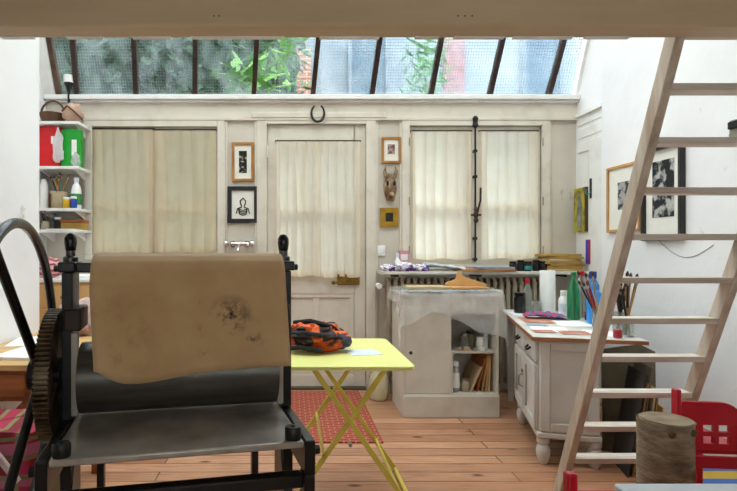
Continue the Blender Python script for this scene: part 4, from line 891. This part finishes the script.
bb = B(); bb.add([(.0765 * math.cos(2*PI*i/40), .0765 * math.sin(2*PI*i/40), .659) for i in range(40)], [tuple(range(40))]); bb.prism([(.072 * math.cos(2*PI*i/40), .072 * math.sin(2*PI*i/40)) for i in range(40)], 'z', .655, .662)
obj('cut_face', bb, mat('cut_wood', '9d8a70', .85, scale=12, hex2='776550'), t)
for zz in ((.03, .64), (-.035, .635)): obj('knot', B().sphere((zz[0], -.075, zz[1]), .012, .006, .012), BROWNL, t)
obj('floor_rug', B().box(-.2, .2, -.45, .45, 0, .008), m_stripes('rug_yellow_blue', 'c9a23c', '3f63a8', 1.6, 'Y', 1, .45, .55), None, (2.24, 2.62, 0), label='yellow and blue striped rug on the floor by the right wall', cat='rug')
# small fitting at the far right on the wall
t = thing('wall_bracket', 'small black and grey metal bracket fixed high on the right wall', 'bracket', (XR, 2.88, 1.86), R(-90))
obj('plate', B().box(-.05, .05, -.01, -.0005, -.06, .05), FERR, t); obj('arm', B().box(-.04, .05, -.03, -.011, .0, .04), BLACK, t, bevel=.003); obj('clip', B().box(-.03, .05, -.03, -.011, -.05, -.025), FERR, t)
b = B().tube([(XR - .0015, 3.05 + .45 * u_, 1.23 - .09 * math.sin(PI * u_) + .03 * u_) for u_ in [i / 20 for i in range(21)]], .0022, 6)
obj('cable', b, FERR, None, label='thin pale cable sagging across the right wall under the etching', cat='cable')

# ================================================================== OUTSIDE
struct('ground', B().box(-9, 9, 4.95, 16, -.3, -.02), mat('garden_soil', '55503c', .9))
def leafmesh(n, c, rad, size, wide, seed, droop=.3):
    random.seed(seed); bb = B()
    for i in range(n):
        while True:
            q = Vector((random.uniform(-1, 1), random.uniform(-1, 1), random.uniform(-1, 1)))
            if q.length < 1: break
        p = Vector((c[0] + q.x * rad[0], c[1] + q.y * rad[1], c[2] + q.z * rad[2]))
        d_ = Vector((random.uniform(-1, 1), random.uniform(-1, 1), random.uniform(-1, .6))).normalized()
        s_ = d_.cross(Vector((random.uniform(-.4, .4), random.uniform(-.4, .4), 1))).normalized(); n_ = d_.cross(s_)
        L = size * random.uniform(.6, 1.2); W_ = L * wide
        bb.add([p, p + d_ * L * .35 + s_ * W_ * .5 + n_ * L * .06, p + d_ * L * .35 - s_ * W_ * .5 + n_ * L * .06, p + d_ * L * .75 + s_ * W_ * .33, p + d_ * L * .75 - s_ * W_ * .33, p + d_ * L - n_ * L * .1 * droop, p + d_ * L * .4, p + d_ * L * .75 - n_ * L * .03],
               [(0, 6, 1), (0, 2, 6), (1, 6, 7, 3), (6, 2, 4, 7), (3, 7, 5), (7, 4, 5)])
    return bb
def shrub(label, x, y, c, rad, n, size, wide, hexes, seed, group=None):
    t = thing('shrub', label, 'shrub', (x, y, -.02), 0, group)
    obj('stem', B().tube([(0, 0, 0), (.05, 0, c * .5), (0, .05, c)], .03, 8, radii=[.05, .035, .015]), IRONB, t)
    obj('leaves', leafmesh(n, (0, 0, c), rad, size, wide, seed), mat('leaf_' + hexes[0], hexes[0], .5, scale=3, hex2=hexes[1]), t)
shrub('bright green broad-leaved shrub close behind the skylight', -.46, 5.15, 2.84, (.31, .1, .26), 75, .26, .36, ('4f8a2a', '7fb840'), 1)
shrub('light green leafy branch at the top of the middle skylight panes', -.14, 5.6, 3.2, (.16, .1, .36), 26, .30, .30, ('6aa832', '98cf50'), 2)
shrub('dark green ivy mass behind the leftmost skylight panes', -2.1, 5.95, 3.3, (.9, .14, 1.1), 900, .2, .5, ('24402a', '3d5c38'), 3)
shrub('dull green bush behind the second and third skylight panes', -1.2, 6.5, 3.4, (.75, .12, 1.0), 600, .22, .45, ('3d6144', '5a8058'), 4)
shrub('mid green bush behind the bright broad-leaved shrub', -.45, 7.02, 3.5, (.7, .12, 1.1), 500, .22, .45, ('3a6b35', '5d8f4c'), 5)
shrub('thin pale green bamboo behind the right hand skylight panes', 1.95, 7.6, 3.7, (.28, .3, 1.2), 230, .26, .2, ('5d9a5a', '92c28a'), 6)
t = thing('hedge', 'tall dense dark green hedge filling the left skylight panes', 'hedge', (-3.4, 8.2, -.02))
obj('hedge_body', B().grid(lambda u, v: (-4.5 + u * 8.0, -.25 + .35 * noise.noise((u * 14, v * 11, 0)), v * 5.1), 60, 40).grid(lambda u, v: (-4.5 + u * 8.0, .6 + .1 * noise.noise((u * 9, v * 9, 5)), v * 5.1), 20, 20), mat('hedge_green', '2b4532', .8, scale=2.2, hex2='3f5c44'), t)
obj('leaves', leafmesh(600, (-.3, -.45, 3.4), (3.9, .25, 1.7), .26, .5, 9), mat('leaf_hedge', '34553a', .6, scale=2, hex2='547556'), t)
t = thing('garden_building', 'pale blue-grey neighbouring house beyond the skylight', 'building', (1.6, 9.2, -.02))
obj('wall', B().box(-5.5, 8, 0, .3, 0, 5.7), mat('pale_render', '7c8a95', .8, scale=1.2, hex2='a0a8ac'), t)
obj('brick_pier', B().box(-1.95, -1.25, -.3, -.01, 0, 4.6), m_brick('garden_brick', 'b9694a', 'cc8a68', 'd9c8b8', .22, .075, .01, 'xz'), t, label='orange brick pier')
obj('pink_panel', B().box(1.05, 1.4, -.06, -.01, 0, 5.6), mat('pink_render', 'a58084', .8), t, label='pink painted strip')
for x in (-3.2, -.6, 2.4): 
    wv = obj('window', B().frame(x, x + .7, 3.4, 5.0, .06, -.06, -.01), mat('blue_grey_frame', '8b98a3', .5), t); obj('window_pane', B().box(x + .06, x + .64, -.03, -.012, 3.46, 4.94), mat('dark_pane', '5c7384', .15), wv)

# ================================================================== LIGHT
world = bpy.data.worlds.new('overcast_sky'); scene.world = world; world.use_nodes = True
wn = world.node_tree; bg = wn.nodes['Background']; bg.inputs['Color'].default_value = (.95, .965, 1.0, 1); bg.inputs['Strength'].default_value = 3.4
def portal(name, loc, rot, sx, sy):
    l = bpy.data.lights.new(name, 'AREA'); l.shape = 'RECTANGLE'; l.size = sx; l.size_y = sy; l.cycles.is_portal = True
    o = bpy.data.objects.new(name, l); COL.objects.link(o); o.location = loc; o.rotation_euler = rot; return o
portal('roof_portal', (.2, (1.74 + YT) / 2, TOP + .12), (0, 0, 0), 4.2, YT - 1.74)
nrm = Vector((0, TOP - WT, -(YT - YB))).normalized()
po = portal('skylight_portal', Vector((.18, (YB + YT) / 2, (WT + TOP) / 2)) + nrm * .06, (0, 0, 0), 4.5, 1.9)
po.rotation_euler = nrm.to_track_quat('Z', 'Y').to_euler()
portal('rear_portal', (.5, -1.92, 1.5), (R(90), 0, R(180)), 1.8, 1.0)
for i, o_ in enumerate((W1, DR, W2)):
    portal('window_portal', ((o_[0] + o_[1]) / 2, YB + .27, (max(o_[2], .95) + o_[3]) / 2), (R(-90), 0, 0), o_[1] - o_[0], o_[3] - max(o_[2], .95)).rotation_euler = (R(-90), 0, 0)

# ================================================================== CAMERA
cam = bpy.data.cameras.new('camera'); co = bpy.data.objects.new('camera', cam); COL.objects.link(co)
co.location = (0, 0, EYE); co.rotation_euler = (R(90), 0, 0)
cam.sensor_width = 36; cam.lens = 36 * F / 737; cam.shift_x = (368.5 - CX) / 737; cam.shift_y = (CY - 245.5) / 737
cam.clip_start = .05
scene.camera = co
vs_ = scene.view_settings; vs_.view_transform = 'Standard'; vs_.look = 'None'; vs_.exposure = 1.0; vs_.gamma = 1; vs_.use_curve_mapping = False
